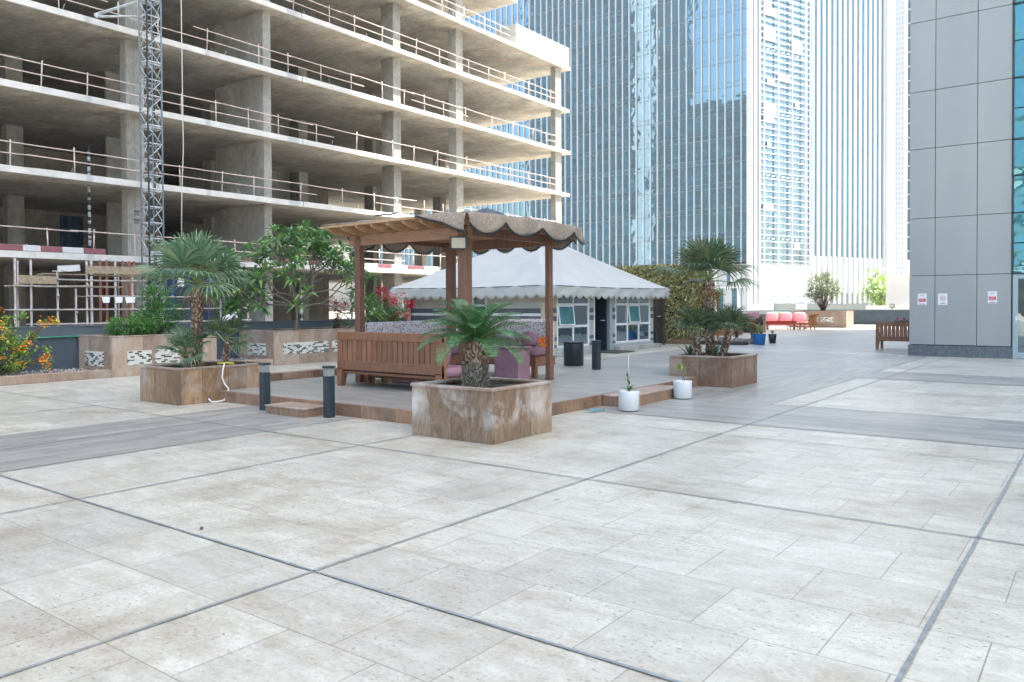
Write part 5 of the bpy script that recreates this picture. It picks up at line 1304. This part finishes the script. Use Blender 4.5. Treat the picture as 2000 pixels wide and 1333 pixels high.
for q in(-.75,.75):
    for w in (-.3,.3): obx(b,(-15.45+q*.93-w*.37,46.8+q*.37+w*.93),.04,.04,0,.3,'rattan')
part(b,'legs',t)
t=thing('folded_cloth','bright green cloth draped over the back of the pink sofa','cloth',(-16.4,49.0,.85)); b=MB(); b.cushion((-16.5,48.95,.92),(.45,.16,.1),'lime_leaf',R(22),0,3); part(b,'cloth',t)
t=thing('rattan_chair','orange rattan armchair left of the far planter','chair',(-14.0,47.4,0)); b=MB()
obx(b,(-14.1,47.4),.42,.4,.3,.42,'rattan',R(-30)); part(b,'seat',t); b=MB()
for i in range(7):
    a=R(-65+i*22); b.tube([(-14.1+.42*math.cos(a),47.4+.42*math.sin(a)+.02,.4),(-14.05+.55*math.cos(a),47.4+.55*math.sin(a),.95-.1*abs(i-3)/3)],.03,'rattan',5)
b.tube([(-14.05+.55*math.cos(R(-65+i*11)),47.4+.55*math.sin(R(-65+i*11)),.95-.1*abs(i/2-3)/3) for i in range(13)],.04,'rattan',6); b.add([(-14.05+.5*math.cos(R(-65+i*11)),47.4+.5*math.sin(R(-65+i*11)),z) for i in range(13) for z in (.45,.9)],[(2*i,2*i+2,2*i+3,2*i+1) for i in range(12)],'rattan',True)
part(b,'backrest',t); b=MB()
for (dx,dy) in ((-.35,-.3),(.3,-.35),(-.3,.35),(.35,.3)): b.tube([(-14.1+dx,47.4+dy,0),(-14.1+dx*.9,47.4+dy*.9,.32)],.035,'rattan',5)
part(b,'legs',t)
t=thing('side_table','small rattan side table between the sofa and the armchair','table',(-14.75,47,0)); b=MB(); obx(b,(-14.7,46.9),.33,.3,.34,.4,'rattan',0); part(b,'top',t); b=MB()
for (dx,dy) in ((-.28,-.25),(.28,-.25),(-.28,.25),(.28,.25)): b.tube([(-14.7+dx,46.9+dy,0),(-14.7+dx,46.9+dy,.34)],.025,'rattan',5)
part(b,'legs',t)
t=thing('box_chair','pale square armchair with pink cushions left of the blue pot','chair',(-14.9,41.4,0)); b=MB(); b.rbox((-15.7,41.7,.0),(-14.6,41.85,.95),'plank_wood',.02); b.rbox((-15.7,41.0,.0),(-15.58,41.7,.6),'plank_wood',.02); b.rbox((-14.72,41.0,.0),(-14.6,41.7,.6),'plank_wood',.02); part(b,'frame',t)
b=MB(); b.rbox((-15.57,41.0,.25),(-14.73,41.68,.45),'red_fabric',.04); b.cushion((-15.2,41.55,.85),(.4,.12,.25),'pink_fabric',0,-.1,4); part(b,'cushions',t)
t=thing('timber_bench','orange timber slab bench behind the right palm planter','bench',(-15.2,37.6,0)); b=MB(); b.bar((-15.9,36.6,.45),(-14.6,38.4,.85),.45,.1,'orange_wood'); b.rbox((-15.8,36.6,.0),(-14.5,38.3,.45),'orange_wood',.02); part(b,'slab',t)
t=thing('flower_box','purple flowers in a shallow tray on top of the half hidden bench','flowers',(-5.2,28.0,.9)); b=MB(); rr=random.Random(8)
for i in range(150): a=rr.uniform(0,6.28); b.leaf((rr.uniform(-5.5,-4.3),28.0+rr.gauss(0,.05),.93+rr.uniform(0,.09)),(math.cos(a),math.sin(a),rr.uniform(.1,1)),(0,0,1),.08,.06,rr.choice(('purple_flower','red_flower','pink_fabric','shrub_leaf')))
part(b,'flowers',t); b=MB(); b.rbox((-5.55,27.93,.905),(-4.2,28.07,.93),'dark_timber',.005); part(b,'tray',t)
# hose end and small litter
t=thing('white_cable','white cable hanging over the edge of the left stone planter','cable',(-11.24,7.35,.57)); b=MB(); X=-11.235
b.tube([(-11.4,7.38,.585),(-11.3,7.34,.60),(X,7.30,.58),(X+.02,7.26,.5),(X+.03,7.24,.38),(X+.03,7.28,.28),(X+.06,7.33,.2),(X+.1,7.30,.1),(X+.13,7.2,.03),(X+.14,7.08,.02),(X+.14,6.98,.03),(X+.14,6.93,.08)],.013,'cable_white',7); part(b,'cable',t)
b=MB(); b.tube([(-11.42,7.3,.59),(-11.3,7.42,.6),(-11.27,7.5,.585)],.018,'yellow_plastic',6); part(b,'yellow_tag',t)
t=thing('tie_string','thin string tied from the fan palm trunk to the planter rim','string',(-11.7,7.3,1.2)); b=MB(); b.tube([(-11.66,7.28,1.25),(-11.5,7.5,.92),(-11.3,7.75,.57)],.005,'steel_light',4); part(b,'string',t)
t=thing('plastic_scrap','teal plastic scrap on the paving left of the white pot','litter',(-5.75,9.6,0)); b=MB(); b.add([(-5.85,9.5,.02),(-5.78,9.62,.035),(-5.7,9.56,.03),(-5.74,9.45,.015)],[(0,1,2,3)],'scrap_teal'); b.tube([(-5.75,9.56,.03),(-5.68,9.7,.02)],.008,'scrap_teal',4); part(b,'scrap',t)
t=thing('paper_cup','small white cup on the paving beside the stone step','cup',(-5.62,12.2,0)); b=MB(); b.lathe([(.03,0),(.037,.06),(.033,.06),(.03,.05)],(-5.62,12.2,.0045),'white_paint',14); part(b,'cup',t)
t=thing('dead_insect','small dark spot of debris on the paving at lower left','litter',(-4.9,3.0,0)); b=MB(); b.ball((-4.87,2.98,.012),(.018,.012,.01),'bark_dark',7,5,.2); part(b,'debris',t)

# ================================================================ air
b=MB(); b.box((-420,-220,-9.2),(260,420,170),'far_white')
k=D.materials.new('air'); k.use_nodes=True; nt=k.node_tree; nt.nodes.remove(nt.nodes['Principled BSDF'])
pv=nt.nodes.new('ShaderNodeVolumePrincipled'); pv.inputs['Color'].default_value=(.93,.96,1,1); pv.inputs['Density'].default_value=.0005; pv.inputs['Anisotropy'].default_value=.3
nt.links.new(pv.outputs[0],nt.nodes['Material Output'].inputs['Volume']); M['air']=k; b.mats=['air']
b.build('haze',kind='stuff')
